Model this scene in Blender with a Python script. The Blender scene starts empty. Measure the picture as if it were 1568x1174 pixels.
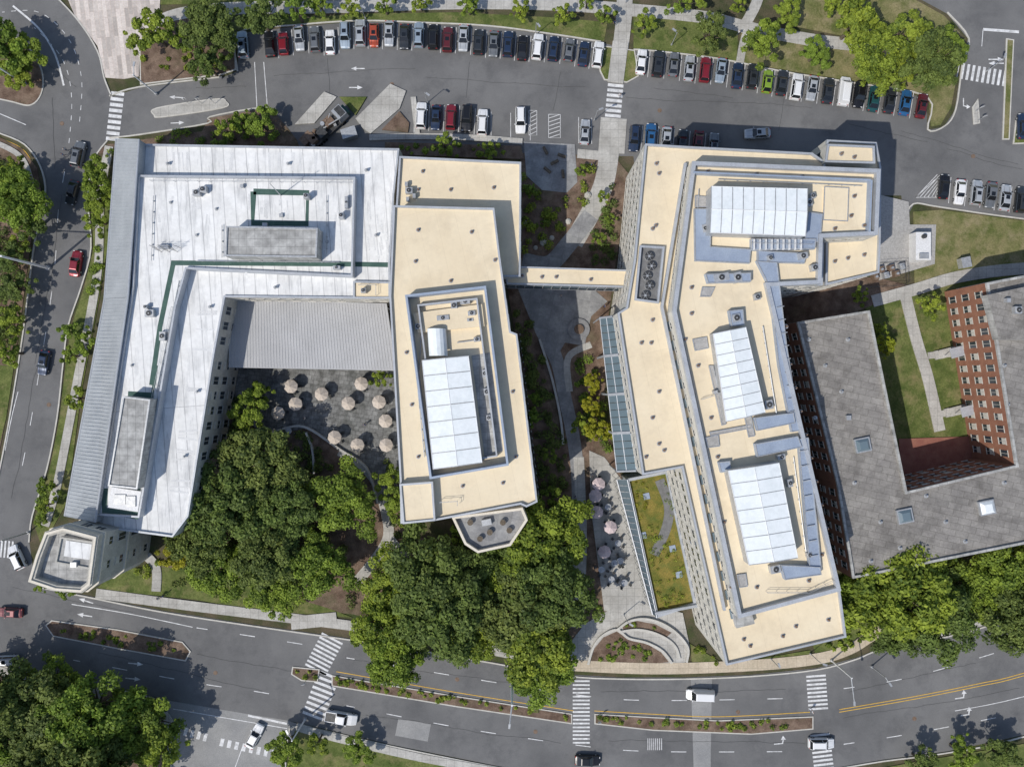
import bpy, math, random
import numpy as np
from mathutils import Vector
random.seed(7); rng=np.random.default_rng(7)
S=0.12; H=127.0; CX=784.0; CY=587.5
sc=bpy.context.scene
def P(p,z=0.0):
    k=S*(H-z)/H
    return ((p[0]-CX)*k,(CY-p[1])*k)
def PP(pts,z=0.0): return [P(p,z) for p in pts]
def area(p): return 0.5*sum(p[i][0]*p[(i+1)%len(p)][1]-p[(i+1)%len(p)][0]*p[i][1] for i in range(len(p)))
def ccw(p): return list(p) if area(p)>0 else list(p)[::-1]
def offset(poly,d):
    p=ccw(poly); n=len(p); out=[]
    for i in range(n):
        a=Vector(p[i-1]);b=Vector(p[i]);c=Vector(p[(i+1)%n])
        e1=(b-a).normalized(); e2=(c-b).normalized()
        n1=Vector((-e1.y,e1.x)); n2=Vector((-e2.y,e2.x))
        m=(n1+n2)
        if m.length<1e-4: m=n1
        m.normalize(); q=d/max(0.35,m.dot(n1)); out.append((b.x+m.x*q,b.y+m.y*q))
    return out
def smooth(pts,closed=False,n=6):
    m=len(pts); out=[]
    rg=range(m) if closed else range(m-1)
    for i in rg:
        if closed: a,b,c,d=[pts[(i+k)%m] for k in (-1,0,1,2)]
        else: a,b,c,d=pts[max(i-1,0)],pts[i],pts[i+1],pts[min(i+2,m-1)]
        for j in range(n):
            t=j/n
            out.append(tuple(0.5*((2*b[k])+(-a[k]+c[k])*t+(2*a[k]-5*b[k]+4*c[k]-d[k])*t*t+(-a[k]+3*b[k]-3*c[k]+d[k])*t**3) for k in (0,1)))
    if not closed: out.append(tuple(pts[-1]))
    return out
def strip_poly(path,w):
    L=[];R=[]
    for i,p in enumerate(path):
        a=Vector(path[max(i-1,0)]);b=Vector(path[min(i+1,len(path)-1)])
        d=(b-a).normalized() if (b-a).length>0 else Vector((1,0)); nn=Vector((-d.y,d.x))*w/2
        L.append((p[0]+nn.x,p[1]+nn.y)); R.append((p[0]-nn.x,p[1]-nn.y))
    return L,R
# ---------------- materials
def newmat(name):
    m=bpy.data.materials.new(name); m.use_nodes=True; nt=m.node_tree
    return m,nt,nt.nodes['Principled BSDF']
def N(nt,t,**kw):
    n=nt.nodes.new(t)
    for k,v in kw.items(): setattr(n,k,v)
    return n
def mix(nt,fac,a,b,typ='MIX'):
    n=N(nt,'ShaderNodeMix',data_type='RGBA',blend_type=typ)
    for s,v in ((0,fac),(6,a),(7,b)):
        if isinstance(v,bpy.types.NodeSocket): nt.links.new(v,n.inputs[s])
        elif s==0: n.inputs[0].default_value=v
        else: n.inputs[s].default_value=(*v,1)
    return n.outputs[2]
def noise(nt,co,scale,detail=4,rough=.6):
    n=N(nt,'ShaderNodeTexNoise'); n.inputs['Scale'].default_value=scale; n.inputs['Detail'].default_value=detail
    n.inputs['Roughness'].default_value=rough; nt.links.new(co,n.inputs['Vector']); return n.outputs['Fac']
def ramp(nt,f,lo,hi,a=0,b=1):
    n=N(nt,'ShaderNodeMapRange'); nt.links.new(f,n.inputs[0])
    for i,v in enumerate((lo,hi,a,b)): n.inputs[i+1].default_value=v
    return n.outputs[0]
def surf(name,c1,c2,scale=1.0,rough=.9,stain=None,stain_amt=.4,fine=6.0,grid=None,gridcol=None,rot=0.0,spec=.3,metal=0,bump=.0,lo=.35,hi=.65,stretch=None,fa=.13,ss=.16):
    m,nt,b=newmat(name); tc=N(nt,'ShaderNodeTexCoord').outputs['Object']
    f=ramp(nt,noise(nt,tc,scale),lo,hi); col=mix(nt,f,c1,c2)
    f2=ramp(nt,noise(nt,tc,fine,3,.7),.3,.7,1-fa*1.2,1+fa)
    hs=N(nt,'ShaderNodeVectorMath',operation='SCALE'); nt.links.new(col,hs.inputs[0]); nt.links.new(f2,hs.inputs['Scale']); col=hs.outputs[0]
    if stain:
        co=tc
        if stretch:
            mp=N(nt,'ShaderNodeMapping'); nt.links.new(tc,mp.inputs[0]); mp.inputs['Scale'].default_value=stretch; mp.inputs['Rotation'].default_value=(0,0,rot); co=mp.outputs[0]
        s=ramp(nt,noise(nt,co,ss,8,.72),.5,.72,0,stain_amt); col=mix(nt,s,col,stain)
    if grid:
        mp=N(nt,'ShaderNodeMapping'); nt.links.new(tc,mp.inputs[0]); mp.inputs['Rotation'].default_value=(0,0,rot)
        br=N(nt,'ShaderNodeTexBrick'); nt.links.new(mp.outputs[0],br.inputs['Vector'])
        br.inputs['Scale'].default_value=1; br.inputs['Brick Width'].default_value=grid[0]; br.inputs['Row Height'].default_value=grid[1]; br.inputs['Mortar Size'].default_value=grid[2]
        br.offset=grid[3] if len(grid)>3 else .5
        v=grid[4] if len(grid)>4 else .94
        br.inputs['Color1'].default_value=(1,1,1,1); br.inputs['Color2'].default_value=(v,v,v,1); br.inputs['Mortar'].default_value=(*(gridcol or (.6,.6,.6)),1)
        col=mix(nt,1.0,col,br.outputs['Color'],'MULTIPLY')
    nt.links.new(col,b.inputs['Base Color']); b.inputs['Roughness'].default_value=rough
    b.inputs['Specular IOR Level'].default_value=spec; b.inputs['Metallic'].default_value=metal
    if bump:
        bp=N(nt,'ShaderNodeBump'); bp.inputs['Strength'].default_value=bump; bp.inputs['Distance'].default_value=.1
        nt.links.new(noise(nt,tc,fine,5,.7),bp.inputs['Height']); nt.links.new(bp.outputs[0],b.inputs['Normal'])
    return m
def g(v,r=1,gg=1,b=1): return (v*r,v*gg,v*b)
M={}
M['asphalt']=surf('asphalt',g(.13,1,.995,1),g(.19,1,.99,.98),.07,.9,(.075,.075,.08),.6,9,bump=.2)
M['seal']=surf('crack_sealant',g(.06),g(.08),.5,.8)
M['asphalt_light']=surf('asphalt_light',g(.25),g(.31,1,.99,.96),.2,.9,(.15,.15,.15),.5,5)
M['concrete']=surf('concrete',g(.40,1,.96,.88),g(.52,1,.97,.9),.3,.9,(.26,.25,.23),.5,3,(1.5,1.5,.03,0,.93),(.62,.62,.62))
M['tanwalk']=surf('tan_walk',(.5,.42,.31),(.6,.51,.39),.4,.9,(.35,.3,.24),.4,3,(1.8,1.8,.03,0,.93),(.7,.7,.7))
M['paver']=surf('paver_plaza',(.66,.58,.53),(.74,.67,.61),.4,.9,(.48,.45,.43),.3,3,(3.6,.8,.03,.37,.6),(.8,.75,.7),rot=1.45)
M['curb']=surf('curb_concrete',g(.48,1,.96,.86),g(.58,1,.96,.88),.8,.9)
M['plaza_grey']=surf('plaza_grey',g(.24,1,1,1.02),g(.33,1,1,1),.4,.85,(.45,.45,.43),.5,3,(2.2,2.2,.04,0,.8),(.75,.75,.75),rot=.2,ss=.4)
M['flag']=surf('flagstone',g(.14,1,1,.95),g(.30,1,1,.97),.9,.85,(.09,.1,.09),.6,3,(1.0,.8,.05,.5,.72),(.55,.55,.55),rot=.15)
M['paint']=surf('road_paint',g(.55),g(.78),1.2,.8,(.28,.28,.28),.7,9,ss=.9)
M['yellow']=surf('yellow_paint',(.60,.36,.05),(.72,.45,.09),1.5,.8)
M['lawn']=surf('lawn',(.075,.105,.028),(.16,.18,.06),.35,1,(.26,.215,.11),.9,4,spec=.1,bump=.5,fa=.25,ss=.25)
M['lawn_dry']=surf('lawn_dry',(.11,.13,.04),(.25,.22,.11),.3,1,(.33,.27,.17),.9,4,spec=.1,bump=.5,fa=.22,ss=.25)
M['mulch']=surf('mulch',(.12,.08,.06),(.25,.18,.135),.5,1,(.06,.075,.03),.6,7,spec=.1,bump=.8,fa=.3)
M['ground']=surf('ground',(.055,.065,.03),(.13,.105,.07),.3,1,(.06,.09,.025),.8,6,spec=.1,bump=.8,fa=.3)
M['cream']=surf('cream_roof',(.74,.62,.435),(.80,.685,.495),.1,.85,(.58,.48,.34),.6,1.5,(30,3.0,.03,0,.98),(.9,.89,.88),rot=1.35,fa=.03)
M['white_roof']=surf('white_membrane',g(.75,1,.995,.97),g(.84,1,.995,.975),.35,.9,(.42,.425,.43),.85,1.2,(60,1.9,.08,0,.93),(.70,.70,.71),rot=1.5,stretch=(2.6,.45,1),bump=.3,fa=.06,ss=.3,spec=.15)
M['whitepatch']=surf('membrane_patch',g(.62,1,1,.99),g(.72,1,1,.99),.5,.9,spec=.15)
M['weathered']=surf('weathered_roof',g(.32,1,.99,.95),g(.52,1,.99,.95),.7,.9,(.18,.175,.17),.8,2,(1.3,1.3,.05,0,.9),(.7,.7,.7),ss=.5)
M['parapet']=surf('parapet_metal',(.40,.42,.45),(.48,.50,.53),.5,.5,metal=.2)
M['capcream']=surf('parapet_cap_cream',(.66,.60,.50),(.72,.66,.56),.5,.7)
M['seam']=surf('standing_seam',(.37,.39,.41),(.45,.47,.49),.3,.5,(.31,.33,.35),.5,metal=.35,spec=.5)
M['canopy']=surf('canopy_metal',(.40,.40,.405),(.46,.46,.465),.15,.6,(.34,.34,.34),.5,metal=.2)
M['rib']=surf('canopy_rib',(.46,.46,.46),(.5,.5,.5),.5,.6,metal=.2)
M['green']=surf('green_membrane',(.05,.10,.085),(.075,.135,.11),.6,.8)
M['stone']=surf('stone_wall',(.42,.40,.355),(.52,.50,.45),.8,.9,(.30,.29,.27),.4,3)
M['facade']=surf('facade_panel',(.50,.48,.43),(.58,.56,.51),.4,.85,(.4,.38,.34),.4,3)
M['bricks']=surf('brick_wall',(.25,.115,.075),(.32,.155,.10),.6,.9,(.2,.1,.07),.4,5)
M['brickroof']=surf('slab_roof',(.235,.22,.205),(.33,.31,.285),.4,.95,(.13,.12,.11),.8,3,(2.2,1.1,.05,.5,.82),(.66,.66,.64),rot=.22,ss=.3)
M['redpatio']=surf('brick_patio',(.25,.10,.075),(.31,.14,.10),.8,.9)
M['bluedeck']=surf('blue_grey_duct',(.30,.355,.45),(.36,.42,.51),.5,.5,(.26,.32,.42),.4,metal=.15)
M['panel']=surf('skylight_panel',(.72,.76,.77),(.83,.86,.87),.5,.35,(.60,.64,.66),.5,1.5,fa=.05,ss=.5)
M['metal']=surf('grey_metal',(.40,.41,.42),(.52,.53,.54),2,.45,metal=.4)
M['darkmetal']=surf('dark_metal',g(.05),g(.09),2,.5,metal=.3)
M['whitemetal']=surf('white_metal',g(.68),g(.78),2,.4)
M['rust']=surf('brown_metal',(.14,.09,.06),(.22,.16,.12),2,.7)
M['sedum']=surf('sedum_roof',(.12,.13,.025),(.26,.20,.05),.5,1,(.09,.14,.035),.9,5,bump=.8,ss=.6,fa=.3)
M['pit']=surf('pit_floor',g(.15),g(.2),1,.9)
M['gravel']=surf('gravel',g(.33,1,.97,.93),g(.45,1,.97,.93),3,.95,(.25,.24,.22),.5,9)
M['umb']=surf('umbrella_canvas',(.50,.43,.36),(.56,.49,.42),1,.9)
M['umbpink']=surf('umbrella_pink',(.58,.47,.47),(.66,.55,.55),1,.9)
M['wood']=surf('bark',(.10,.08,.06),(.16,.13,.095),3,.95)
M['wall_conc']=surf('retaining_wall',g(.42,1,.97,.9),g(.52,1,.97,.9),.6,.9)
M['tyre']=surf('tyre',g(.02),g(.03),3,.9)
M['red_l']=surf('tail_light',(.35,.02,.02),(.4,.03,.03),2,.3)
def glass(name,c,r=.08):
    m,nt,b=newmat(name); b.inputs['Base Color'].default_value=(*c,1); b.inputs['Roughness'].default_value=r; b.inputs['Specular IOR Level'].default_value=.7; return m
M['glass']=glass('window_glass',(.035,.045,.055)); M['carglass']=glass('car_glass',(.012,.014,.017),.05)
M['blueglass']=glass('blue_glass',(.14,.19,.22),.12)
def paint(name,c):
    m,nt,b=newmat('paint_'+name); b.inputs['Base Color'].default_value=(*c,1); b.inputs['Roughness'].default_value=.35
    b.inputs['Metallic'].default_value=.25 if max(c)<.6 else 0; b.inputs['Coat Weight'].default_value=.6; b.inputs['Coat Roughness'].default_value=.06; return m
CC=dict(white=(.78,.78,.78),silver=(.46,.48,.50),bluesilver=(.33,.40,.47),grey=(.17,.18,.19),dark=(.035,.04,.046),black=(.012,.012,.014),navy=(.022,.04,.085),blue=(.03,.13,.30),red=(.24,.018,.03),maroon=(.13,.02,.025),orange=(.42,.07,.03),lime=(.26,.40,.04),teal=(.02,.09,.095),tan=(.3,.26,.2))
for k,v in CC.items(): M['p_'+k]=paint(k,v)
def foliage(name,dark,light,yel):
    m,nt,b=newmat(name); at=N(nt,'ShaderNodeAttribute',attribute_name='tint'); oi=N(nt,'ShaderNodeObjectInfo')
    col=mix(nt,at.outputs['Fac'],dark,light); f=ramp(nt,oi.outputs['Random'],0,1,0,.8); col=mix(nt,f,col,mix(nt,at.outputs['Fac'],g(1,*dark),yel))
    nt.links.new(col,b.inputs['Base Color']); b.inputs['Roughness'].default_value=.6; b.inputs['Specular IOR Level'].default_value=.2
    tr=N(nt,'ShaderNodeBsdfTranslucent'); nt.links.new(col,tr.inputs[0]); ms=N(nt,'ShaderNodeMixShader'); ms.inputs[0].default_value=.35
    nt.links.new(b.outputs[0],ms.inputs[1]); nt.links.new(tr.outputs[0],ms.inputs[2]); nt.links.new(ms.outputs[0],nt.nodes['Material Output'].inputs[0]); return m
M['leaf']=foliage('foliage',(.095,.15,.03),(.28,.40,.06),(.42,.47,.06))
M['leafdark']=foliage('foliage_dark',(.07,.105,.033),(.20,.28,.065),(.27,.31,.08))
M['leafyel']=foliage('foliage_yellow',(.18,.19,.02),(.46,.44,.04),(.34,.42,.04))
# ---------------- mesh builder
class MB:
    def __init__(s): s.v=[];s.f=[];s.mi=[];s.mats=[]
    def m(s,k):
        if k not in s.mats: s.mats.append(k)
        return s.mats.index(k)
    def face(s,pts,k):
        b=len(s.v); s.v+= [tuple(p) for p in pts]; s.f.append(tuple(range(b,b+len(pts)))); s.mi.append(s.m(k))
    def flat(s,poly,z,k): s.face([(x,y,z) for x,y in ccw(poly)],k)
    def prism(s,poly,z0,z1,side,top=None):
        p=ccw(poly); n=len(p)
        for i in range(n):
            a,b=p[i],p[(i+1)%n]; s.face([(a[0],a[1],z0),(b[0],b[1],z0),(b[0],b[1],z1),(a[0],a[1],z1)],side)
        if top: s.flat(p,z1,top)
    def rim(s,poly,d,z0,z1,k):
        o=ccw(poly); i_=offset(o,d); n=len(o)
        for i in range(n):
            j=(i+1)%n;a,b=o[i],o[j];c,e=i_[i],i_[j]
            s.face([(a[0],a[1],z1),(b[0],b[1],z1),(e[0],e[1],z1),(c[0],c[1],z1)],k)
            s.face([(a[0],a[1],z0),(b[0],b[1],z0),(b[0],b[1],z1),(a[0],a[1],z1)],k)
            s.face([(e[0],e[1],z0),(c[0],c[1],z0),(c[0],c[1],z1),(e[0],e[1],z1)],k)
    def box(s,cx,cy,z0,sx,sy,sz,ang,k,top=None,taper=1.0):
        ca,sa=math.cos(ang),math.sin(ang)
        def r(x,y): return (cx+x*ca-y*sa,cy+x*sa+y*ca)
        q=[r(-sx/2,-sy/2),r(sx/2,-sy/2),r(sx/2,sy/2),r(-sx/2,sy/2)]
        t=[r(-sx/2*taper,-sy/2*taper),r(sx/2*taper,-sy/2*taper),r(sx/2*taper,sy/2*taper),r(-sx/2*taper,sy/2*taper)]
        for i in range(4):
            j=(i+1)%4; s.face([(*q[i],z0),(*q[j],z0),(*t[j],z0+sz),(*t[i],z0+sz)],k)
        s.face([(*a,z0+sz) for a in t],top or k); s.face([(*a,z0) for a in q[::-1]],k)
    def cyl(s,cx,cy,z0,z1,r0,r1,n,k,top=None):
        c=[(math.cos(2*math.pi*i/n),math.sin(2*math.pi*i/n)) for i in range(n)]
        for i in range(n):
            a,b=c[i],c[(i+1)%n]
            s.face([(cx+a[0]*r0,cy+a[1]*r0,z0),(cx+b[0]*r0,cy+b[1]*r0,z0),(cx+b[0]*r1,cy+b[1]*r1,z1),(cx+a[0]*r1,cy+a[1]*r1,z1)],k)
        if r1>1e-3: s.face([(cx+a[0]*r1,cy+a[1]*r1,z1) for a in c],top or k)
    def tube(s,a,b,r0,r1,k,n=6):
        a=Vector(a);b=Vector(b);d=(b-a).normalized(); u=d.orthogonal().normalized(); w=d.cross(u)
        for i in range(n):
            t0=2*math.pi*i/n;t1=2*math.pi*(i+1)/n
            e0=u*math.cos(t0)+w*math.sin(t0);e1=u*math.cos(t1)+w*math.sin(t1)
            s.face([a+e0*r0,a+e1*r0,b+e1*r1,b+e0*r1],k)
        s.face([b+(u*math.cos(2*math.pi*i/n)+w*math.sin(2*math.pi*i/n))*r1 for i in range(n)],k)
    def strip(s,path,w,z0,z1,k):
        L,R=strip_poly(path,w)
        for i in range(len(path)-1):
            s.face([(*R[i],z1),(*R[i+1],z1),(*L[i+1],z1),(*L[i],z1)],k)
            if z1-z0>.01:
                s.face([(*R[i],z0),(*R[i+1],z0),(*R[i+1],z1),(*R[i],z1)],k); s.face([(*L[i+1],z0),(*L[i],z0),(*L[i],z1),(*L[i+1],z1)],k)
        if z1-z0>.01:
            for i in (0,-1): s.face([(*L[i],z0),(*R[i],z0),(*R[i],z1),(*L[i],z1)],k)
    def mesh(s,name):
        me=bpy.data.meshes.new(name); me.from_pydata(s.v,[],s.f)
        for k in s.mats: me.materials.append(M[k])
        me.polygons.foreach_set('material_index',s.mi); me.update(); return me
    def build(s,name,parent=None,smoothed=False):
        o=bpy.data.objects.new(name,s.mesh(name)); sc.collection.objects.link(o)
        if parent: o.parent=parent
        return o
def empty(name,loc=(0,0,0)):
    e=bpy.data.objects.new(name,None); sc.collection.objects.link(e); e.location=loc; return e
def inst(name,me,x,y,z=0,rot=0,s=1,sz=None):
    o=bpy.data.objects.new(name,me); sc.collection.objects.link(o); o.location=(x,y,z); o.rotation_euler=(0,0,rot); o.scale=(s,s,sz or s); return o
# ---------------- ground
b=MB(); b.face([(-1500,-1500,0),(1500,-1500,0),(1500,1500,0),(-1500,1500,0)],'ground'); b.build('ground')
zc={'asphalt':.016,'bed':.06,'walk':.13,'mark':.05}
def Z(k):
    zc[k]+=.004; return zc[k]
def slab(name,pts,k,layer,sm=False,kerb=False):
    q=smooth(pts,True,5) if sm else pts
    w=PP(q); z=Z(layer); b=MB()
    if kerb:
        b.prism(w,0,.15+(z-.06)*.2,'curb','curb'); inn=offset(w,.22); b.flat(inn,.155+z*.2+.01,k)
    elif layer in('asphalt','mark'): b.flat(w,z,k)
    else: b.prism(w,0,z,k,k)
    return b.build(name)
def walk(name,path,wpx,k='concrete',sm=True):
    q=smooth(path,False,6) if sm else path
    b=MB(); z=Z('walk'); b.strip(PP(q),wpx*S,0,z,k); return b.build(name)
slab('road',[(-300,170),(0,205),(38,222),(62,255),(70,300),(54,370),(46,430),(36,510),(22,600),(10,670),(-8,760),(-20,850),(-300,850),(-300,1000),(55,900),(45,830),(50,790),(72,720),(88,640),(97,560),(105,500),(125,440),(140,380),(135,300),(145,245),(165,216),(172,150),(160,120),(150,80),(118,30),(70,-20),(30,-300),(-300,-300)],'asphalt','asphalt')
slab('parking_lot_road',[(162,212),(215,207),(318,190),(318,230),(970,240),(975,300),(1380,300),(1385,340),(1400,312),(1440,318),(1568,335),(1900,370),(1900,-100),(1330,-100),(1400,-5),(1450,22),(1482,60),(1472,100),(1462,170),(1445,195),(1420,200),(1418,150),(1300,128),(1200,112),(1100,92),(1000,80),(970,78),(920,66),(850,55),(750,42),(650,37),(550,34),(450,42),(366,52),(364,110),(340,120),(215,135),(168,150)],'asphalt','asphalt')
slab('road',[(-300,850),(45,832),(48,880),(62,897),(150,915),(250,935),(380,955),(520,975),(620,990),(750,1012),(865,1032),(950,1037),(1050,1037),(1150,1033),(1250,1023),(1310,1007),(1350,992),(1400,985),(1470,968),(1568,938),(1900,800),(1900,1010),(1568,1125),(1450,1150),(1350,1163),(1250,1180),(1100,1200),(900,1195),(760,1172),(600,1140),(450,1105),(350,1090),(250,1072),(100,1045),(0,1018),(-300,960)],'asphalt','asphalt')
slab('side_road',[(232,1068),(250,1110),(262,1175),(270,1350),(440,1350),(436,1175),(440,1130),(470,1112),(440,1103),(350,1088)],'asphalt_light','asphalt')
slab('asphalt_patch',[(1058,1040),(1090,1040),(1088,1175),(1062,1175)],'asphalt_light','asphalt')
slab('asphalt_patch',[(610,1100),(660,1108),(655,1135),(605,1126)],'asphalt_light','asphalt')
# lawns / beds
slab('lawn',[(345,35),(430,30),(560,22),(700,20),(850,28),(930,35),(925,64),(850,52),(750,39),(650,34),(550,31),(450,39),(366,49)],'lawn','bed')
slab('lawn',[(245,-150),(1420,-150),(1420,0),(1380,-5),(1250,-5),(245,8)],'lawn','bed')
slab('lawn',[(970,20),(1060,25),(1130,45),(1128,95),(1100,88),(1000,77),(970,75)],'lawn','bed')
slab('lawn',[(1135,45),(1240,70),(1310,80),(1420,100),(1440,70),(1478,60),(1468,100),(1456,165),(1440,192),(1425,195),(1422,146),(1300,124),(1200,108),(1132,95)],'lawn_dry','bed')
slab('lawn',[(1200,-10),(1400,0),(1445,25),(1470,52),(1440,60),(1400,75),(1310,60),(1210,40)],'lawn_dry','bed')
slab('planting_bed',[(214,75),(250,35),(300,25),(345,40),(360,55),(362,108),(340,116),(215,131)],'mulch','bed',kerb=True)
slab('traffic_island',[(-60,40),(0,48),(40,68),(64,105),(66,140),(50,162),(20,158),(-60,130)],'mulch','bed',True,True)
slab('traffic_island',[(236,178),(240,166),(330,152),(347,156),(342,167),(250,181)],'concrete','bed',True,True)
slab('planting_bed',[(150,232),(165,222),(310,202),(320,182),(400,168),(425,178),(455,215),(460,230),(150,236)],'mulch','bed')
slab('planting_bed',[(-300,190),(0,211),(34,228),(57,258),(64,300),(48,368),(40,430),(30,508),(16,600),(4,668),(-14,760),(-26,848),(-300,845)],'mulch','bed')
slab('lawn',[(-60,560),(22,560),(10,640),(0,680),(-60,700)],'lawn','bed')
slab('verge',[(150,246),(168,236),(168,360),(152,460),(125,600),(103,770),(80,810),(62,830),(52,800),(76,722),(92,640),(101,560),(109,502),(129,442),(144,380),(139,302)],'lawn','bed')
slab('planting_bed',[(798,235),(940,240),(965,270),(940,420),(930,500),(925,640),(960,760),(990,950),(900,960),(860,1015),(640,965),(540,940),(400,925),(240,905),(240,870),(280,850),(340,600),(600,600),(640,820),(700,850),(830,770),(790,520),(775,430)],'mulch','bed')
slab('lawn',[(150,900),(180,870),(245,868),(300,870),(500,930),(540,945),(400,935),(300,918),(160,903)],'lawn','bed')
slab('lawn',[(1398,325),(1440,322),(1568,339),(1900,378),(1900,420),(1568,405),(1480,420),(1400,435)],'lawn_dry','bed')
slab('lawn',[(1300,445),(1345,440),(1400,450),(1568,408),(1568,470),(1500,700),(1360,700),(1330,480)],'lawn','bed')
slab('mulch_bed',[(1190,430),(1340,425),(1400,440),(1330,470),(1210,520)],'mulch','bed')
slab('lawn',[(-300,985),(0,1032),(100,1058),(245,1088),(262,1180),(262,1400),(-300,1400)],'mulch','bed')
slab('lawn',[(452,1118),(520,1128),(640,1158),(760,1182),(900,1205),(1100,1212),(1260,1192),(1400,1166),(1568,1138),(1900,1030),(1900,1400),(440,1400),(438,1180)],'lawn','bed')
slab('lawn',[(1225,900),(1300,880),(1600,820),(1900,760),(1900,790),(1568,925),(1470,955),(1350,975),(1310,995),(1250,1010)],'lawn','bed')
slab('lawn',[(1056,985),(1110,1017),(1240,995),(1240,1010),(1150,1018),(1060,1020)],'lawn','bed')
# walks
slab('paver_plaza',[(105,-120),(100,-10),(115,25),(150,72),(162,120),(190,122),(213,118),(215,70),(245,15),(250,-120)],'paver','walk')
walk('footpath',[(235,38),(280,22),(360,14),(500,12),(700,6),(850,8),(960,16),(1080,28),(1150,45),(1240,62),(1320,72),(1400,90)],19)
walk('footpath',[(1150,45),(1140,60),(1132,100)],12)
walk('footpath',[(957,-50),(955,30),(943,126)],24)
walk('footpath',[(1165,-50),(1160,0),(1140,40)],16)
walk('footpath',[(940,182),(936,235)],40,'concrete')
walk('footpath',[(934,225),(925,280),(905,325),(878,372)],30)
walk('footpath',[(905,330),(870,375),(840,405),(800,400)],26,'plaza_grey')
slab('patio',[(802,218),(880,222),(884,280),(868,296),(830,292),(806,270)],'plaza_grey','walk',)
walk('footpath',[(884,236),(925,240)],14)
slab('plaza',[(790,435),(905,440),(930,462),(905,485),(895,530),(865,525),(845,560),(820,510)],'plaza_grey','walk')
walk('footpath',[(835,505),(855,560),(865,610),(876,660),(884,720),(886,800),(886,880),(884,960)],20,'plaza_grey')
walk('footpath',[(886,700),(890,800),(889,880),(884,960)],16)
walk('footpath',[(905,528),(870,548),(872,600)],10)
slab('terrace',[(902,690),(925,700),(952,735),(998,935),(925,935),(905,780)],'concrete','walk')
slab('plaza',[(862,1018),(872,985),(895,955),(935,932),(995,925),(1045,938),(1056,990),(1048,1014),(1020,1020),(910,1022)],'concrete','walk')
slab('planting_bed',[(903,1014),(910,992),(924,975),(944,966),(962,978),(990,985),(1012,998),(1024,1013),(965,1019)],'mulch','walk')
slab('planting_bed',[(950,955),(975,950),(1003,955),(1028,968),(1020,975),(998,965),(972,962),(955,964)],'mulch','walk')
zc['walk']+=.03
walk('pavement',[(858,1017),(1000,1023),(1150,1018),(1250,1008),(1300,993),(1335,972),(1360,960)],17,'tanwalk')
walk('pavement',[(148,908),(300,928),(520,955),(640,972),(760,996),(862,1016)],15)
walk('pavement',[(168,225),(155,300),(152,400),(140,480),(122,570),(105,660),(88,745),(70,805)],13)
walk('pavement',[(-60,1008),(60,1043),(150,1062),(235,1080),(262,1110)],13)
walk('pavement',[(455,1112),(520,1130),(640,1158),(760,1180)],12)
walk('pavement',[(1345,980),(1450,965),(1568,930),(1800,850)],12)
walk('pavement',[(-60,205),(0,222),(36,245),(50,285)],8)
walk('footpath',[(240,905),(240,870),(225,850)],14)
walk('footpath',[(545,892),(572,860),(595,820),(588,770),(575,735),(548,705),(520,690)],16)
walk('footpath',[(595,822),(625,860),(632,880)],14)
walk('footpath',[(480,940),(482,960)],70)
slab('concrete_pad',[(1348,300),(1390,310),(1392,345),(1432,345),(1430,405),(1345,430)],'gravel','walk')
walk('footpath',[(1335,462),(1400,444),(1470,424),(1568,412),(1700,412)],18)
walk('footpath',[(1385,452),(1402,520),(1420,580),(1438,660)],17)
walk('footpath',[(1420,545),(1468,535),(1470,480)],10)
walk('footpath',[(1436,635),(1480,625)],10)
slab('brick_patio',[(1375,672),(1500,668),(1510,740),(1380,760)],'redpatio','walk')
slab('courtyard_patio',[(345,555),(612,560),(625,735),(585,770),(560,715),(520,688),(470,655),(410,668),(345,620)],'flag','walk')
slab('loading_apron',[(452,192),(497,142),(516,150),(482,190)],'concrete','walk')
slab('loading_apron',[(545,183),(598,130),(622,141),(612,168),(568,206),(556,198)],'concrete','walk')
walk('pavement',[(566,212),(640,210),(720,212),(800,218)],9)
walk('pavement',[(640,212),(633,150)],8)
slab('lawn_patch',[(520,150),(562,150),(545,178)],'lawn','walk')
slab('planting_bed',[(585,200),(612,172),(627,190),(625,204)],'mulch','walk')
slab('planting_bed',[(590,219),(798,225),(802,245),(590,238)],'mulch','walk')
slab('traffic_island',[(915,70),(972,78),(978,118),(960,128),(925,124),(918,110)],'lawn','bed',False,True)
walk('footpath',[(950,66),(942,128)],24)
slab('traffic_island',[(1540,60),(1552,62),(1545,215),(1534,215)],'lawn_dry','bed',False,True)
slab('traffic_island',[(1555,180),(1600,170),(1600,220),(1550,222)],'lawn','bed',False,True)
slab('traffic_island',[(1488,165),(1497,152),(1500,190),(1490,192)],'concrete','bed',False,True)
slab('traffic_island',[(70,957),(80,949),(180,963),(280,982),(293,997),(285,1012),(180,993),(82,974)],'mulch','bed',False,True)
slab('traffic_island',[(448,1020),(490,1024),(487,1044),(462,1042),(446,1032)],'mulch','bed',False,True)
slab('traffic_island',[(508,1033),(700,1065),(876,1092),(876,1108),(700,1082),(508,1050)],'mulch','bed',False,True)
slab('traffic_island',[(910,1092),(1000,1097),(1100,1102),(1245,1096),(1245,1116),(1150,1124),(1000,1118),(910,1108)],'mulch','bed',False,True)
# seat walls of the semicircular entrance planter
for path,hh in (([(900,1016),(908,990),(922,972),(944,963),(962,976),(990,983),(1014,996),(1028,1014)],.55),([(945,962),(962,950),(985,946),(1010,952),(1034,967),(1052,990),(1050,1012)],.7),([(950,966),(974,963),(998,967),(1020,977),(1034,990),(1040,1008)],.5)):
    b=MB(); b.strip(PP(smooth(path,False,6)),.42,0,hh,'curb'); b.build('seat_wall')
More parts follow.
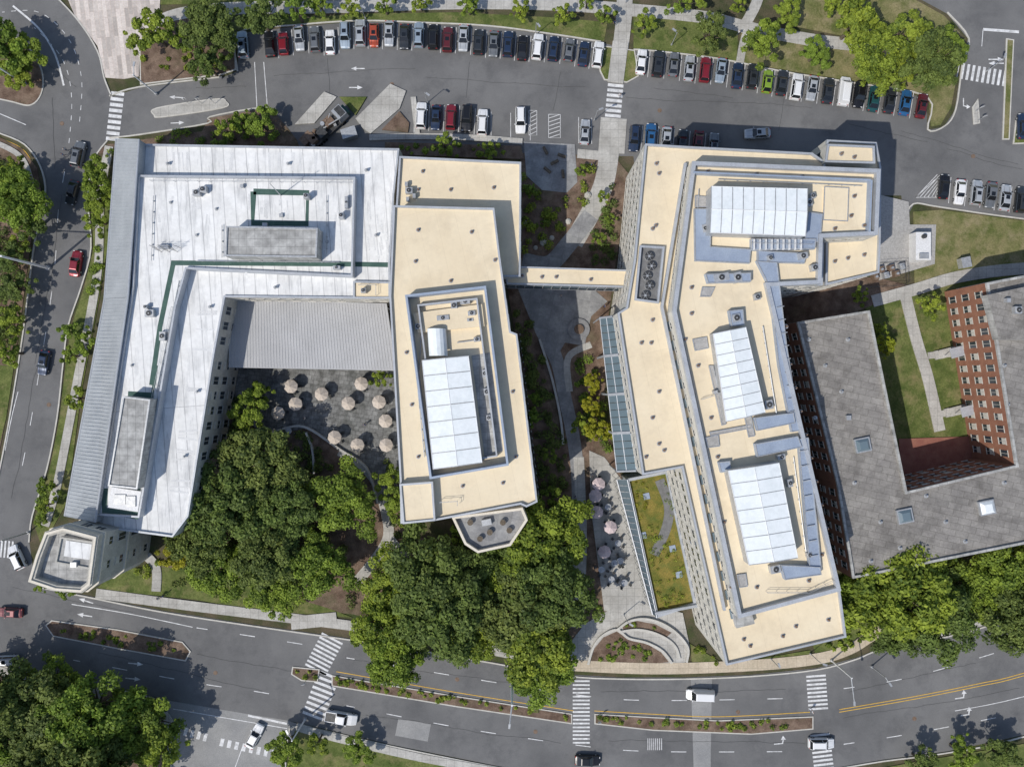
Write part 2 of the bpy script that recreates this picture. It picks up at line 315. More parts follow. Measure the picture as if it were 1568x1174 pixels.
# kerbs
kb=MB()
for path in ([(364,110),(366,51),(450,40),(550,33),(650,36),(750,41),(850,54),(920,65)],[(970,77),(1000,79),(1100,91),(1200,111),(1300,127),(1419,149),(1420,199),(1446,194),(1463,168),(1473,100),(1483,60),(1450,20)],
  [(62,899),(150,917),(250,937),(380,957),(520,977),(620,992),(750,1014),(865,1034),(950,1039),(1050,1039),(1150,1035),(1250,1025),(1310,1009),(1350,994),(1470,970),(1568,940)],
  [(0,1018),(100,1045),(235,1069),(258,1120),(263,1180)],[(437,1180),(442,1128),(462,1112),(600,1142),(760,1174),(900,1196)],[(1250,1182),(1350,1165),(1450,1152),(1568,1127),(1800,1050)],
  [(0,205),(38,222),(62,255),(70,300),(54,370),(46,430),(36,510),(22,600),(10,670),(-8,760)],[(45,830),(50,790),(72,720),(88,640),(97,560),(105,500),(125,440),(140,380),(135,300),(145,245),(165,216)],[(172,150),(160,120),(150,80),(118,30),(70,-20)],[(168,212),(215,207),(318,190),(322,180),(400,166),(425,172)],[(168,148),(215,134),(340,119)],[(1385,338),(1398,313),(1440,318),(1568,336),(1800,360)]):
    kb.strip(PP(smooth(path,False,4)),.25,0,.17,'curb')
kb.build('kerb')
# crack sealant lines and manholes
ck=MB(); zz=.046
def crack(x0,y0,x1,y1,w=.06):
    n=max(4,int(math.hypot(x1-x0,y1-y0)/9)); pts=[];ox=oy=0
    for i in range(n+1):
        t=i/n;ox+=random.uniform(-1.3,1.3);oy+=random.uniform(-1.3,1.3);pts.append((x0+(x1-x0)*t+ox,y0+(y1-y0)*t+oy))
    ck.strip(PP(pts),w,zz,zz,'seal')
for c in [(420,118,640,112),(650,120,900,130),(960,150,1250,170),(1000,135,1120,150),(1300,190,1420,215),(500,90,505,150),(720,95,715,150),(860,110,850,170),(1200,150,1190,200),(1380,200,1560,250),(300,135,380,130),(80,150,90,260),(95,300,60,560),(60,560,20,760),(20,900,200,945),(300,1000,480,1030),(540,1010,860,1060),(920,1060,1200,1058),(560,1095,860,1140),(930,1135,1230,1140),(1290,1100,1560,1060),(1300,1060,1500,1010),(150,1000,400,1066),(1450,230,1560,260),(30,60,120,130)]: crack(*c)
for p in [(95,190),(75,620),(330,1030),(700,1040),(1130,1090),(1010,170),(600,130),(1400,1100),(820,1120),(1490,240)]:
    x,y=P(p); ck.cyl(x,y,.03,.052,.4,.4,14,'darkmetal','rust')
ck.build('crack_sealant')
# markings
mk=MB()
def line(path,w=.13,k='paint',sm=True,z=None):
    mk.strip(PP(smooth(path,False,5) if sm and len(path)>2 else path),w,z or .058,z or .058,k)
def dash(path,on=2.6,off=6.0,w=.15,k='paint'):
    q=[Vector(a) for a in PP(smooth(path,False,10))]; d=0;cur=[];state=True;lim=on
    for a,c in zip(q[:-1],q[1:]):
        L=(c-a).length; t=0
        while L-t>lim-d:
            t+=lim-d; p=a+(c-a)*(t/L)
            if state:
                cur.append(p)
                if len(cur)>1: mk.strip([tuple(x) for x in cur],w,.058,.058,k)
                cur=[]; lim=off
            else: cur=[p]; lim=on
            state=not state; d=0
        d+=L-t
        if state: cur.append(c)
def zebra(a,c,w,n,frac=.5):
    a=Vector(P(a));c=Vector(P(c));d=c-a;u=d.normalized();nn=Vector((-u.y,u.x))*w*S/2;st=d.length/n*frac
    for i in range(n):
        p=a+d*((i+.2)/n); q=p+u*st
        mk.face([(*(p-nn),.062),(*(q-nn),.062),(*(q+nn),.062),(*(p+nn),.062)][::-1],'paint')
def arrow(px,py,ang,turn=0,s=1.0):
    x,y=P((px,py)); ca,sa=math.cos(ang),math.sin(ang)
    T=lambda pts:[(x+(u*ca-v*sa)*s,y+(u*sa+v*ca)*s) for u,v in pts]
    if turn==0:
        mk.flat(T([(-1.4,-.1),(.3,-.1),(.3,.1),(-1.4,.1)]),.06,'paint'); mk.flat(T([(.3,-.42),(1.4,0),(.3,.42)]),.06,'paint')
    else:
        mk.flat(T([(-1.2,-.1),(.5,-.1),(.5,.1),(-1.2,.1)]),.06,'paint'); mk.flat(T([(.3,.1*turn),(.5,.1*turn),(.7,.7*turn),(.45,.7*turn)]),.064,'paint')
        mk.flat(T([(.1,.65*turn),(1.05,.65*turn),(.6,1.4*turn)]),.068,'paint')
zebra((510,975),(482,1028),36,9);zebra((505,1030),(478,1100),34,9)
zebra((890,1040),(890,1140),26,17,.45); zebra((1249,1032),(1253,1088),30,9); zebra((1255,1122),(1262,1180),30,9)
zebra((181,140),(172,218),20,9,.6); zebra((943,128),(938,182),24,7,.6); zebra((0,840),(22,842),26,4); zebra((1462,108),(1542,122),24,10)
zebra((270,1116),(320,1130),12,5);zebra((335,1135),(436,1158),12,9)
line([(20,10),(60,45),(85,85),(98,132)],.35); dash([(0,20),(60,20),(105,60),(125,120),(122,190)],.9,1.2,.12); dash([(50,40),(95,90),(110,150),(105,230)],.9,1.2,.12)
line([(0,175),(40,192)],.15)
line([(0,212),(36,230),(54,262),(60,300),(44,370),(38,430),(28,510)],.12,'yellow'); dash([(100,260),(90,320),(85,400),(75,480),(62,560),(45,660),(25,760)],2.5,5,.13)
line([(8,690),(18,640),(28,600)],.15)
line([(390,96),(394,172)],.14,sm=False);line([(404,96),(410,170)],.14,sm=False)
arrow(548,106,math.pi,s=.9);arrow(545,135,0,s=.9);arrow(270,150,math.pi*.98,s=.9);arrow(272,189,.05,s=.9)
arrow(132,920,math.pi*.9);arrow(130,942,math.pi*.95);arrow(208,1016,-.1);arrow(204,1039,-.1);arrow(1195,1138,.1,1);arrow(1472,1068,.15,1);arrow(1480,1094,.15,1);arrow(1475,160,math.pi*1.5,1,.9);arrow(1525,92,0);arrow(1525,98,math.pi,0)
line([(110,925),(200,940),(295,960)],.15);dash([(295,960),(400,976),(500,992)],2.8,6)
dash([(100,1008),(300,1045),(390,1058),(470,1072)],2.8,6)
dash([(520,1005),(700,1035),(880,1063),(1000,1072),(1250,1068)],2.8,6);dash([(520,1078),(700,1113),(880,1140),(1000,1150),(1240,1150)],2.8,6)
line([(515,1028),(700,1060),(878,1088)],.13,'yellow');line([(910,1088),(1000,1093),(1100,1097),(1240,1090)],.13,'yellow')
for o in (0,4):
    line([(1285,1086+o),(1400,1066+o),(1500,1046+o),(1568,1030+o),(1800,960+o)],.13,'yellow')
line([(1462,1088),(1568,1066),(1800,1000)],.14); dash([(1285,1140),(1400,1122),(1568,1090)],2.8,6);dash([(1285,1055),(1400,1035),(1568,985),(1700,935)],2.8,6)
line([(1505,46),(1560,50)],.5,sm=False); line([(1505,46),(1503,72)],.13,sm=False)
line([(265,1085),(440,1115)],.15);line([(372,1142),(360,1175)],.15,sm=False)
line([(380,1095),(440,1108)],.4,sm=False)
for i in range(6): line([(1402+i*6,303),(1435,268+i*5)],.12,sm=False)
line([(1402,303),(1440,268),(1440,303),(1402,303)],.12,sm=False)
def hatch(x0,x1,y0,y1):
    line([(x0,y0),(x1,y0),(x1,y1),(x0,y1),(x0,y0)],.1,sm=False)
    for i in range(6):
        yy=y0+(y1-y0)*i/6; line([(x0,yy+6),(x1,yy)],.12,sm=False)
hatch(810,822,170,208);hatch(840,858,176,212)
for i in range(8): line([(992+i*3,1130),(992+i*3,1148)],.12,sm=False)
# ---------------- vehicles
def car_mesh(kind,col):
    D=dict(sedan=(4.7,.91,.93,1.42,.95,.35,-1.2,-1.85),suv=(4.75,.95,1.05,1.70,1.05,.55,-1.85,-2.2),hatch=(4.2,.87,.95,1.5,.95,.4,-1.45,-1.95),van=(5.4,.98,1.15,2.05,1.75,1.15,-2.45,-2.62),pickup=(5.7,.98,1.1,1.8,1.15,.75,-.65,-.85))
    L,w,zb,zr,yf0,yf1,yr1,yr0=D[kind]; b=MB(); p='p_'+col; h=L/2
    st=[(h,.74*w,.35,.60),(h-.06,.84*w,.22,.68),(h-.3,.95*w,.2,.78),(h-.9,w,.2,zb-.1),(yf0,w,.2,zb),(0,w,.2,zb),(yr0,w,.2,zb),(-h+.35,.97*w,.2,zb-.03),(-h+.08,.88*w,.25,zb-.12),(-h,.78*w,.35,zb-.25)]
    if kind in('suv','van'): st=st[:6]+[(-h+.4,.99*w,.2,zb),(-h+.12,.95*w,.22,zb-.02),(-h+.03,.9*w,.25,zb-.2),(-h,.86*w,.35,zb-.35)]; yr0=-h+.16; yr1=-h+.42
    rings=[]
    for y,ww,z0,z1 in st: rings.append([(-ww*.94,y,z0),(-ww,y,(z0+z1)/2),(-ww*.97,y,z1-.1),(-ww*.86,y,z1),(0,y,z1+.03),(ww*.86,y,z1),(ww*.97,y,z1-.1),(ww,y,(z0+z1)/2),(ww*.94,y,z0)])
    for r,q in zip(rings[:-1],rings[1:]):
        for i in range(8): b.face([r[i],r[i+1],q[i+1],q[i]][::-1],p)
    b.face(rings[0],p); b.face(rings[-1][::-1],p)
    a=w*.90;c=w*.70
    B=[(-a,yf0,zb),(a,yf0,zb),(a,yr0,zb),(-a,yr0,zb)]; T=[(-c,yf1,zr-.05),(c,yf1,zr-.05),(c,yr1,zr-.05),(-c,yr1,zr-.05)]; U=[(-c*.82,yf1-.18,zr),(c*.82,yf1-.18,zr),(c*.82,yr1+.15,zr),(-c*.82,yr1+.15,zr)]
    for i in range(4):
        j=(i+1)%4
        b.face([B[i],B[j],T[j],T[i]][::-1],'carglass' if not(kind=='van' and i in(1,2,3)) else p); b.face([T[i],T[j],U[j],U[i]][::-1],p)
        b.tube(Vector(B[i])+Vector((0,0,.0)),T[i],.05,.045,p,5)
    b.face(U[::-1],p)
    if kind in('sedan','suv','hatch') : 
        for sx in (-1,1): b.tube((sx*a,0,zb),(sx*c,-.1,zr-.05),.045,.04,p,4)
        if len(col)%2==0: b.box(0,(yf1+yr1)/2+.35,zr+.006,c*1.1,.7,.012,0,'carglass')
    if kind=='suv':
        for sx in (-1,1): b.box(sx*c*.88,(yf1+yr1)/2,zr+.01,.05,(yf1-yr1)*.8,.05,0,'darkmetal')
    if kind=='pickup':
        b.box(0,(-h+.2-.95)/2,zb+.035,w*1.5,(h-.2-.95),.02,0,'darkmetal')
        b.strip([(-w*.85,-1),(-w*.85,-h+.1),(w*.85,-h+.1),(w*.85,-1)],.14,zb-.1,zb+.12,p)
    b.box(0,yf0+.02,zb+.02,1.1,.06,.02,0,'darkmetal')
    for sx in (-1,1):
        b.tube((sx*w*.55,yf0+.05,zb+.015),(sx*w*.45,h-.35,.80),.018,.012,'darkmetal',4)
        b.box(sx*(w+.08),yf0-.15,zb-.02,.2,.12,.13,0,p); b.box(sx*w*.66,h-.17,.6,.36,.22,.14,0,'whitemetal',taper=.8); b.box(sx*w*.74,-h+.12,zb-.2,.3,.14,.16,0,'red_l',taper=.8)
        for y in (h-.85,-h+.9): b.tube((sx*(w-.2),y,.33),(sx*(w+.01),y,.33),.33,.33,'tyre',12); b.tube((sx*(w+.01),y,.33),(sx*(w+.02),y,.33),.19,.19,'metal',8)
    return b.mesh('car_'+kind+'_'+col)
cm={}
NM=dict(sedan='parked_car',suv='parked_suv',hatch='parked_hatchback',van='white_van',pickup='pickup_truck')
def car(px,py,col,kind='sedan',ang=0,name=None,z=.04):
    if (kind,col) not in cm: cm[(kind,col)]=car_mesh(kind,col)
    x,y=P((px,py)); return inst(name or NM[kind],cm[(kind,col)],x,y,z,math.radians(ang),random.uniform(.96,1.03))
row1=[(374,72,'bluesilver','suv'),(415,71,'black','sedan'),(436,70,'red','hatch'),(460,62,'silver','sedan'),(484,64,'grey','suv'),(507,68,'white','sedan'),(530,58,'bluesilver','suv'),(553,54,'silver','suv'),(574,58,'orange','hatch'),(597,55,'silver','sedan'),(620,60,'dark','sedan'),(642,57,'bluesilver','suv'),(664,60,'black','suv'),(686,64,'maroon','suv'),(710,62,'silver','sedan'),(733,68,'dark','suv'),(756,71,'grey','sedan'),(778,71,'navy','suv'),(800,77,'black','sedan'),(823,75,'white','suv'),(847,78,'navy','suv'),(871,80,'grey','hatch'),(893,86,'navy','sedan'),(915,87,'white','suv')]
row2=[(981,98,'white','sedan'),(1006,101,'dark','suv'),(1030,102,'grey','sedan'),(1054,108,'silver','sedan'),(1078,110,'red','suv'),(1102,111,'bluesilver','sedan'),(1127,119,'navy','sedan'),(1150,120,'dark','suv'),(1173,128,'lime','hatch'),(1195,130,'dark','sedan'),(1217,136,'white','suv'),(1241,138,'silver','sedan'),(1265,142,'dark','sedan'),(1290,143,'white','van'),(1313,148,'black','suv'),(1335,154,'teal','sedan'),(1359,157,'dark','sedan'),(1383,160,'blue','sedan'),(1408,165,'maroon','sedan')]
row3=[(646,180,'white','suv'),(668,183,'navy','sedan'),(691,182,'red','suv'),(715,184,'black','suv'),(739,190,'white','suv')]
row4=[(970,215,'navy','suv'),(995,212,'blue','suv'),(1019,217,'silver','sedan'),(1043,220,'dark','sedan'),(1067,223,'maroon','sedan'),(1091,226,'grey','sedan')]
row5=[(1442,288,'black','sedan'),(1466,296,'white','sedan'),(1491,297,'silver','suv'),(1513,301,'grey','sedan'),(1535,305,'silver','sedan'),(1559,308,'dark','suv'),(1583,312,'white','sedan')]
def carrow(r,slope0,slope1,flip=.3,ln=20):
    n=len(r)
    for i,(x,y,c,k) in enumerate(r):
        s=slope0+(slope1-slope0)*i/max(1,n-1); a=-math.degrees(math.atan(s))
        car(x,y,c,k,a+(180 if random.random()<flip else 0)+random.uniform(-1.3,1.3))
        if i+1<n and r[i+1][0]-x<30:
            mx=(x+r[i+1][0])/2;my=(y+r[i+1][1])/2; d=Vector((s,-1)).normalized()*ln
            line([(mx-d.x,my-d.y),(mx+d.x,my+d.y)],.1,sm=False)
carrow(row1[:12],-.1,.03);carrow(row1[12:],.03,.13);carrow(row2,.1,.17);carrow(row3,.03,.06,.5);carrow(row4,.08,.1);carrow(row5,.1,.13)
for x in (634,752,782,797+15,886,906): line([(x,165+(x-634)*.06),(x,205+(x-634)*.06)],.1,sm=False)
car(797,187,'white','suv',180);car(895,205,'silver','sedan',-4);car(1158,207,'silver','sedan',93);car(1562,196,'navy','sedan',0)
car(30,852,'white','suv',25,'car');car(124,239,'grey','suv',-12,'car');car(114,297,'dark','sedan',165,'car');car(120,405,'red','sedan',-8,'car');car(71,556,'navy','sedan',170,'car')
car(20,936,'maroon','sedan',87,'car');car(12,1009,'silver','suv',93,'car');car(392,1124,'white','sedan',-28,'car');car(524,1096,'white','pickup',-100);car(1071,1061,'white','van',88)
car(1255,1135,'white','suv',-90,'car');car(899,1161,'black','sedan',-92,'car')
mk.build('road_markings')
# ---------------- foliage
def leafmesh(name,cent,rad,n,size,mat,trunk=None,squash=.75):
    cent=np.array(cent);rad=np.array(rad);K=len(cent)
    w=rad**2;idx=rng.choice(K,n,p=w/w.sum())
    d=rng.normal(size=(n,3)); d[:,2]=np.abs(d[:,2])*.9-.3*rng.random(n); d/=np.linalg.norm(d,axis=1)[:,None]
    rr=rng.uniform(.55,1.15,n)
    pos=cent[idx]+d*(rad[idx]*rr)[:,None]*np.array([1,1,squash])
    pos[:,2]=np.maximum(pos[:,2],.06)
    nn=d*.7+rng.normal(size=(n,3))*.5+np.array([0,0,.45]); nn/=np.linalg.norm(nn,axis=1)[:,None]
    u=np.cross(nn,rng.normal(size=(n,3)));u/=np.linalg.norm(u,axis=1)[:,None];v=np.cross(nn,u)
    s=size*rng.uniform(.55,1.35,n)[:,None]*.5
    q=np.stack([pos-u*s,pos-v*s*.65,pos+u*s,pos+v*s*.65],1).reshape(-1,3)
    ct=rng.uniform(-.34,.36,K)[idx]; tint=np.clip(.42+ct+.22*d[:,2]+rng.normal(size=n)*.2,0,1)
    f=np.arange(4*n).reshape(-1,4); verts=q.tolist(); faces=f.tolist(); mi=[0]*n; tt=tint.tolist()
    if trunk:
        o=len(verts); verts+=[tuple(x) for x in trunk.v]; faces+=[tuple(i+o for i in fc) for fc in trunk.f]; mi+=[1]*len(trunk.f); tt+=[0]*len(trunk.f)
    me=bpy.data.meshes.new(name); me.from_pydata(verts,[],faces); me.materials.append(M[mat])
    if trunk: me.materials.append(M['wood'])
    me.polygons.foreach_set('material_index',mi); a=me.attributes.new('tint','FLOAT','FACE'); a.data.foreach_set('value',tt); me.update(); return me
def tree_mesh(name,R,h,K,n,size,mat):
    cent=[];rad=[];t=MB(); cz=h-R*.75; ph=[random.uniform(0,6.28) for _ in range(3)]
    lob=lambda a:1+.15*math.sin(2*a+ph[0])+.14*math.sin(3*a+ph[1])+.1*math.sin(5*a+ph[2])
    for i in range(K):
        a=i*2.4+random.uniform(-.6,.6); r=math.sqrt((i+.5)/K)*R*.9*lob(a); r*=random.uniform(.75,1.12)
        z=cz+math.sqrt(max(0,1-min(1,r/R)**2))*R*.5*random.uniform(.2,1.15)-.1*R
        cent.append((r*math.cos(a),r*math.sin(a),z)); rad.append(R*random.uniform(.08,.21))
    tr=R*.045+.05; t.tube((0,0,0),(0,0,cz*.55),tr*1.4,tr,'wood',8); t.tube((0,0,cz*.55),(0,0,cz+R*.3),tr,tr*.3,'wood',6)
    for c in cent[::2]: t.tube((0,0,cz*random.uniform(.45,.75)),c,tr*.5,tr*.12,'wood',5)
    return leafmesh(name,cent,rad,n,size,mat,t)
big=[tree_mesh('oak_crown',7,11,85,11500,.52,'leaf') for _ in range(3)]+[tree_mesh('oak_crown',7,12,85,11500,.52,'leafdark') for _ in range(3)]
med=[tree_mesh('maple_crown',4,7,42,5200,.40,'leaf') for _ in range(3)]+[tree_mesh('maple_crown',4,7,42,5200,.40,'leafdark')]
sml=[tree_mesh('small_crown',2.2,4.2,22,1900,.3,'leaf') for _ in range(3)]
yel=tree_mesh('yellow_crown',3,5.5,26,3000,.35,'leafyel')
def tree(px,py,rp,pool=None,name=None):
    R=rp*S
    if R>5: pl,r0,z,nm=big,7,9,'oak_tree'
    elif R>2.9: pl,r0,z,nm=med,4,6,'maple_tree'
    else: pl,r0,z,nm=sml,2.2,3.4,'small_tree'
    s=R/r0; z*=s; x,y=P((px,py),z); me=random.choice(pool or pl)
    o=inst(name or nm,me,x,y,.1,random.uniform(0,6.28),s*random.uniform(.96,1.04)); o.scale.z=s*random.uniform(.8,1.15); return o
D_=big[3:]; Lg=big[:3]
for a in [(385,715,64),(335,775,64),(425,780,56),(300,830,48),(400,855,56),(365,770,50)]: tree(*a,pool=D_)
for a in [(515,778,56),(330,880,50),(480,880,55),(410,910,45),(598,912,54),(585,965,52),(600,1010,48),(645,930,48),(720,955,56),(715,985,45),(800,885,48),(830,825,38),(825,985,38),(830,1020,32),(760,880,43)]: tree(*a,pool=Lg)
for a in [(700,880,52),(775,845,42),(655,875,38),(800,940,40),(620,985,44),(845,900,38),(680,930,40)]: tree(*a,pool=D_)
for a in [(1395,915,80),(1330,910,46),(1445,955,58),(1500,915,42),(1535,865,55),(1568,960,56),(1550,920,48),(1380,960,46)]: tree(*a)
for a in [(40,1105,70),(120,1100,66),(195,1125,58),(60,1060,46),(-20,1080,60),(130,1160,58),(40,1170,60),(235,1150,40),(215,1092,32),(-60,1150,70),(100,1220,80)]: tree(*a,pool=D_ if a[0]%3 else Lg) if a[2]>41 else tree(*a)
for a in [(225,42,38),(312,33,42),(392,18,36),(312,95,30),(452,14,24),(290,60,22),(345,62,20),(15,75,38),(22,108,26),(-15,60,40),(20,300,45),(30,330,35),(5,280,36),(12,440,28),(10,490,26),(8,540,24),(0,395,30),(25,370,20),(22,255,18),(140,262,26),(146,305,27),(140,335,24),(150,285,24),(130,528,24),(100,508,18),(112,610,22),(104,545,18),(70,748,17),(66,775,16),(60,800,12),(1090,46,31),(1172,58,32),(1212,15,26),(1255,76,25),(1318,28,40),(1345,85,42),(1392,45,38),(1430,95,46),(1458,74,34),(1390,98,32),(430,1160,34),(545,1155,25),(1430,467,22),(1350,505,14),(380,625,34),(372,655,22),(395,600,18),(600,740,26),(600,770,24),(580,580,18),(345,200,24),(395,185,26),(680,222,22),(750,228,18),(370,190,20),(610,790,20),(485,1140,20),(1480,1160,26),(1545,1165,32),(1420,1175,26),(1320,455,16),(890,650,18),(845,1050,14),(700,820,22),(860,860,24),(850,800,26),(845,760,20),(60,898,14),(100,907,16),(1290,960,20)]: tree(*a)
for a in [(536,8,20),(588,8,18),(642,2,18),(718,8,18),(796,12,18),(862,19,19),(926,22,18),(990,30,20),(1040,2,20),(1075,-8,22),(488,4,20),(900,0,16),(1130,8,14),(1280,0,20),(815,640,16),(820,610,12),(842,700,14),(925,300,12),(890,260,12),(812,290,12),(935,335,11),(920,365,12)]: tree(*a)
for a in [(908,585,13),(915,655,18),(610,880,22),(265,850,20),(905,620,13),(1360,530,27)]: tree(*a,pool=[yel],name='yellow_tree')
def inpoly(x,y,p):
    c=False;j=len(p)-1
    for i in range(len(p)):
        if (p[i][1]>y)!=(p[j][1]>y) and x<(p[j][0]-p[i][0])*(y-p[i][1])/(p[j][1]-p[i][1])+p[i][0]: c=not c
        j=i
    return c
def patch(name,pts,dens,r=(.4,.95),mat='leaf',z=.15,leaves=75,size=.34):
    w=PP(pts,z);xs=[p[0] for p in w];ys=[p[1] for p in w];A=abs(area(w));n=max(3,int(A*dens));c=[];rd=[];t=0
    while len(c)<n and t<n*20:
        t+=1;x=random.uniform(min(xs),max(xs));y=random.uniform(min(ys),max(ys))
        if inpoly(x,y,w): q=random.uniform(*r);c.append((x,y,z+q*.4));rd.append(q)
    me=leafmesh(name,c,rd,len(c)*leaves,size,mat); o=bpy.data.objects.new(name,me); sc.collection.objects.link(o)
patch('shrub_bed',[(795,255),(805,275),(830,298),(868,300),(885,285),(888,240),(915,250),(905,300),(870,350),(840,390),(800,395)],.33)
patch('shrub_bed',[(940,270),(950,275),(938,400),(900,405),(905,370),(925,320)],.5,mat='leafdark')
patch('shrub_bed',[(785,470),(810,490),(835,560),(850,620),(840,650),(815,640),(800,560)],.7,mat='leafdark')
patch('shrub_bed',[(815,650),(860,640),(872,720),(872,860),(868,980),(840,960),(850,850),(830,750)],.5,mat='leafdark')
patch('shrub_bed',[(882,550),(905,545),(920,600),(935,690),(905,680),(885,640)],.5)
sm_=(.28,.5)
patch('shrub_bed',[(910,1010),(926,982),(944,972),(985,990),(1012,1008)],.9,sm_,leaves=40)
patch('shrub_bed',[(955,958),(975,953),(1003,957),(1020,968),(998,962)],.9,sm_,leaves=40)
patch('shrub_bed',[(1060,980),(1110,1018),(1070,1020)],.7,(.3,.6),leaves=50)
patch('shrub_bed',[(895,900),(915,900),(925,935),(900,950)],.7,(.3,.6),leaves=50)
patch('shrub_bed',[(330,640),(360,590),(375,640),(350,700)],.7,mat='leafdark')
patch('shrub_bed',[(420,665),(470,665),(500,700),(520,740),(450,720)],.5,mat='leafdark')
patch('shrub_bed',[(590,700),(620,720),(640,820),(605,820),(598,770)],.5,mat='leafdark')
patch('shrub_bed',[(150,232),(320,195),(400,170),(440,220),(160,236)],.25)
patch('shrub_bed',[(80,955),(180,970),(280,990),(275,1003),(180,988),(85,966)],.6,sm_,leaves=40)
patch('shrub_bed',[(512,1036),(700,1068),(872,1096),(872,1104),(700,1078),(512,1046)],.9,sm_,leaves=40)
patch('shrub_bed',[(915,1096),(1100,1106),(1240,1100),(1240,1112),(1100,1118),(915,1105)],.8,sm_,leaves=40)
patch('shrub_bed',[(452,1022),(485,1026),(483,1040),(455,1034)],.8,sm_,leaves=40)
patch('shrub_bed',[(220,80),(350,60),(358,104),(220,125)],.2,(.3,.6))
patch('shrub_bed',[(595,222),(795,228),(795,240),(600,236)],.4,(.3,.6))
patch('undergrowth',[(-40,200),(10,225),(45,260),(50,300),(30,440),(15,540),(-40,560)],.4,(.5,1.1),mat='leafdark')
patch('undergrowth',[(250,900),(300,700),(460,700),(540,820),(560,870),(540,930),(400,925)],.14,(.4,1.0),mat='leafdark')
patch('undergrowth',[(640,860),(830,780),(860,860),(850,1000),(640,960)],.2,(.4,1.0),mat='leafdark')
patch('undergrowth',[(0,1040),(230,1090),(250,1170),(0,1170)],.2,(.5,1.1),mat='leafdark')
patch('undergrowth',[(1300,890),(1560,830),(1560,930),(1350,970)],.15,(.5,1.0),mat='leafdark')
patch('hedge',[(1268,985),(1330,965),(1345,970),(1310,990),(1270,1000)],.9,(.3,.6))
patch('hedge',[(62,730),(75,720),(72,790),(55,800)],.9,(.3,.7))
patch('shrub_bed',[(146,380),(163,380),(150,470),(138,470)],.8,(.3,.8))
patch('hedge',[(205,872),(262,850),(285,860),(250,872),(215,885)],.6,(.4,.8))
# ---------------- buildings
def windows(b,poly,z0,z1,st,sp,ww,wh,edges=None,sill='curb',gl='glass'):
    p=ccw(poly);n=len(p);sh=(z1-z0)/st
    for i in range(n):
        a=Vector(p[i]);c=Vector(p[(i+1)%n]);L=(c-a).length
        if L<sp*1.2: continue
        u=(c-a)/L;o=Vector((u.y,-u.x));k=int((L-.6)/sp);m=(L-k*sp)/2
        for s in range(st):
            zb=z0+s*sh+(sh-wh)*.55
            for j in range(k):
                q=a+u*(m+sp*(j+.5))
                l=q-u*ww/2+o*.02;r=q+u*ww/2+o*.02
                b.face([(*l,zb),(*r,zb),(*r,zb+wh),(*l,zb+wh)],gl)
                an=math.atan2(u.y,u.x); cc=q+o*.06
                b.box(cc.x,cc.y,zb-.12,ww+.15,.1,.1,an,sill); b.box(cc.x,cc.y,zb+wh+.01,ww+.15,.1,.08,an,sill)
                if random.random()<.45:
                    hb=wh*random.uniform(.25,.7); l2=l+o*.012;r2=r+o*.012
                    b.face([(*l2,zb+wh-hb),(*r2,zb+wh-hb),(*r2,zb+wh),(*l2,zb+wh)],'facade')
                b.box(cc.x-o.x*.02,cc.y-o.y*.02,zb,.07,.06,wh,an,sill)
def block(name,par,px,zt,z0=0,wall='stone',roof='cream',st=3,win=(3.0,1.5,1.9),rim='parapet',rh=.5,rw=.3,zp=None,gl='glass'):
    w=PP(px,zt if zp is None else zp); b=MB(); b.prism(w,z0,zt,wall,roof)
    if rim: b.rim(w,rw,zt+.002,zt+rh,rim)
    o=b.build(name,par)
    if st:
        q=MB(); windows(q,w,z0+.3,zt-.2,st,*win,gl=gl); q.build(name+'_windows',par)
    return w
def rline(b,pts,w,z0,z1,k): b.strip(PP(pts,z1),w,z0,z1,k)
def hvac(b,px,z,sx,sy,h,ang=0,k='metal',fan=True):
    x,y=P(px,z+h); b.box(x,y,z,sx,sy,h,ang,k,taper=.97)
    if fan:
        nn=max(1,int(max(sx,sy)/1.3))
        for i in range(nn):
            t=(i+.5)/nn-.5; dx,dy=(t*sx*.95,0) if sx>sy else (0,t*sy*.95)
            X=x+dx*math.cos(ang)-dy*math.sin(ang);Y=y+dx*math.sin(ang)+dy*math.cos(ang)
            r=min(sx,sy,1.3)*.36; b.cyl(X,Y,z+h,z+h+.15,r,r,14,'metal','darkmetal'); b.cyl(X,Y,z+h+.15,z+h+.2,r*.25,r*.25,8,'metal')
def vents(b,pts,z,k='rust',r=.22):
    for p in pts:
        x,y=P(p,z+.4); b.cyl(x,y,z,z+.06,r*1.7,r*1.6,10,'metal'); b.cyl(x,y,z+.06,z+.45,r,r*.8,8,k)
def pipe(b,pts,z,r=.07,k='metal'):
    q=PP(pts,z+.3)
    for a,c in zip(q[:-1],q[1:]):
        b.tube((*a,z+.3),(*c,z+.3),r,r,k,5)
        n=int((Vector(c)-Vector(a)).length/2)+1
        for i in range(n): t=(i+.5)/n; b.box(a[0]+(c[0]-a[0])*t,a[1]+(c[1]-a[1])*t,z,.25,.15,.24,0,k)
def rail(b,pts,z,h=1.0,k='metal'):
    q=PP(pts,z+h)
    for a,c in zip(q[:-1],q[1:]):
        for hh in (h,h*.5): b.tube((*a,z+hh),(*c,z+hh),.03,.03,k,4)
        n=int((Vector(c)-Vector(a)).length/2)+1
        for i in range(n+1): t=i/n; x=a[0]+(c[0]-a[0])*t;y=a[1]+(c[1]-a[1])*t; b.tube((x,y,z),(x,y,z+h),.03,.03,k,4)
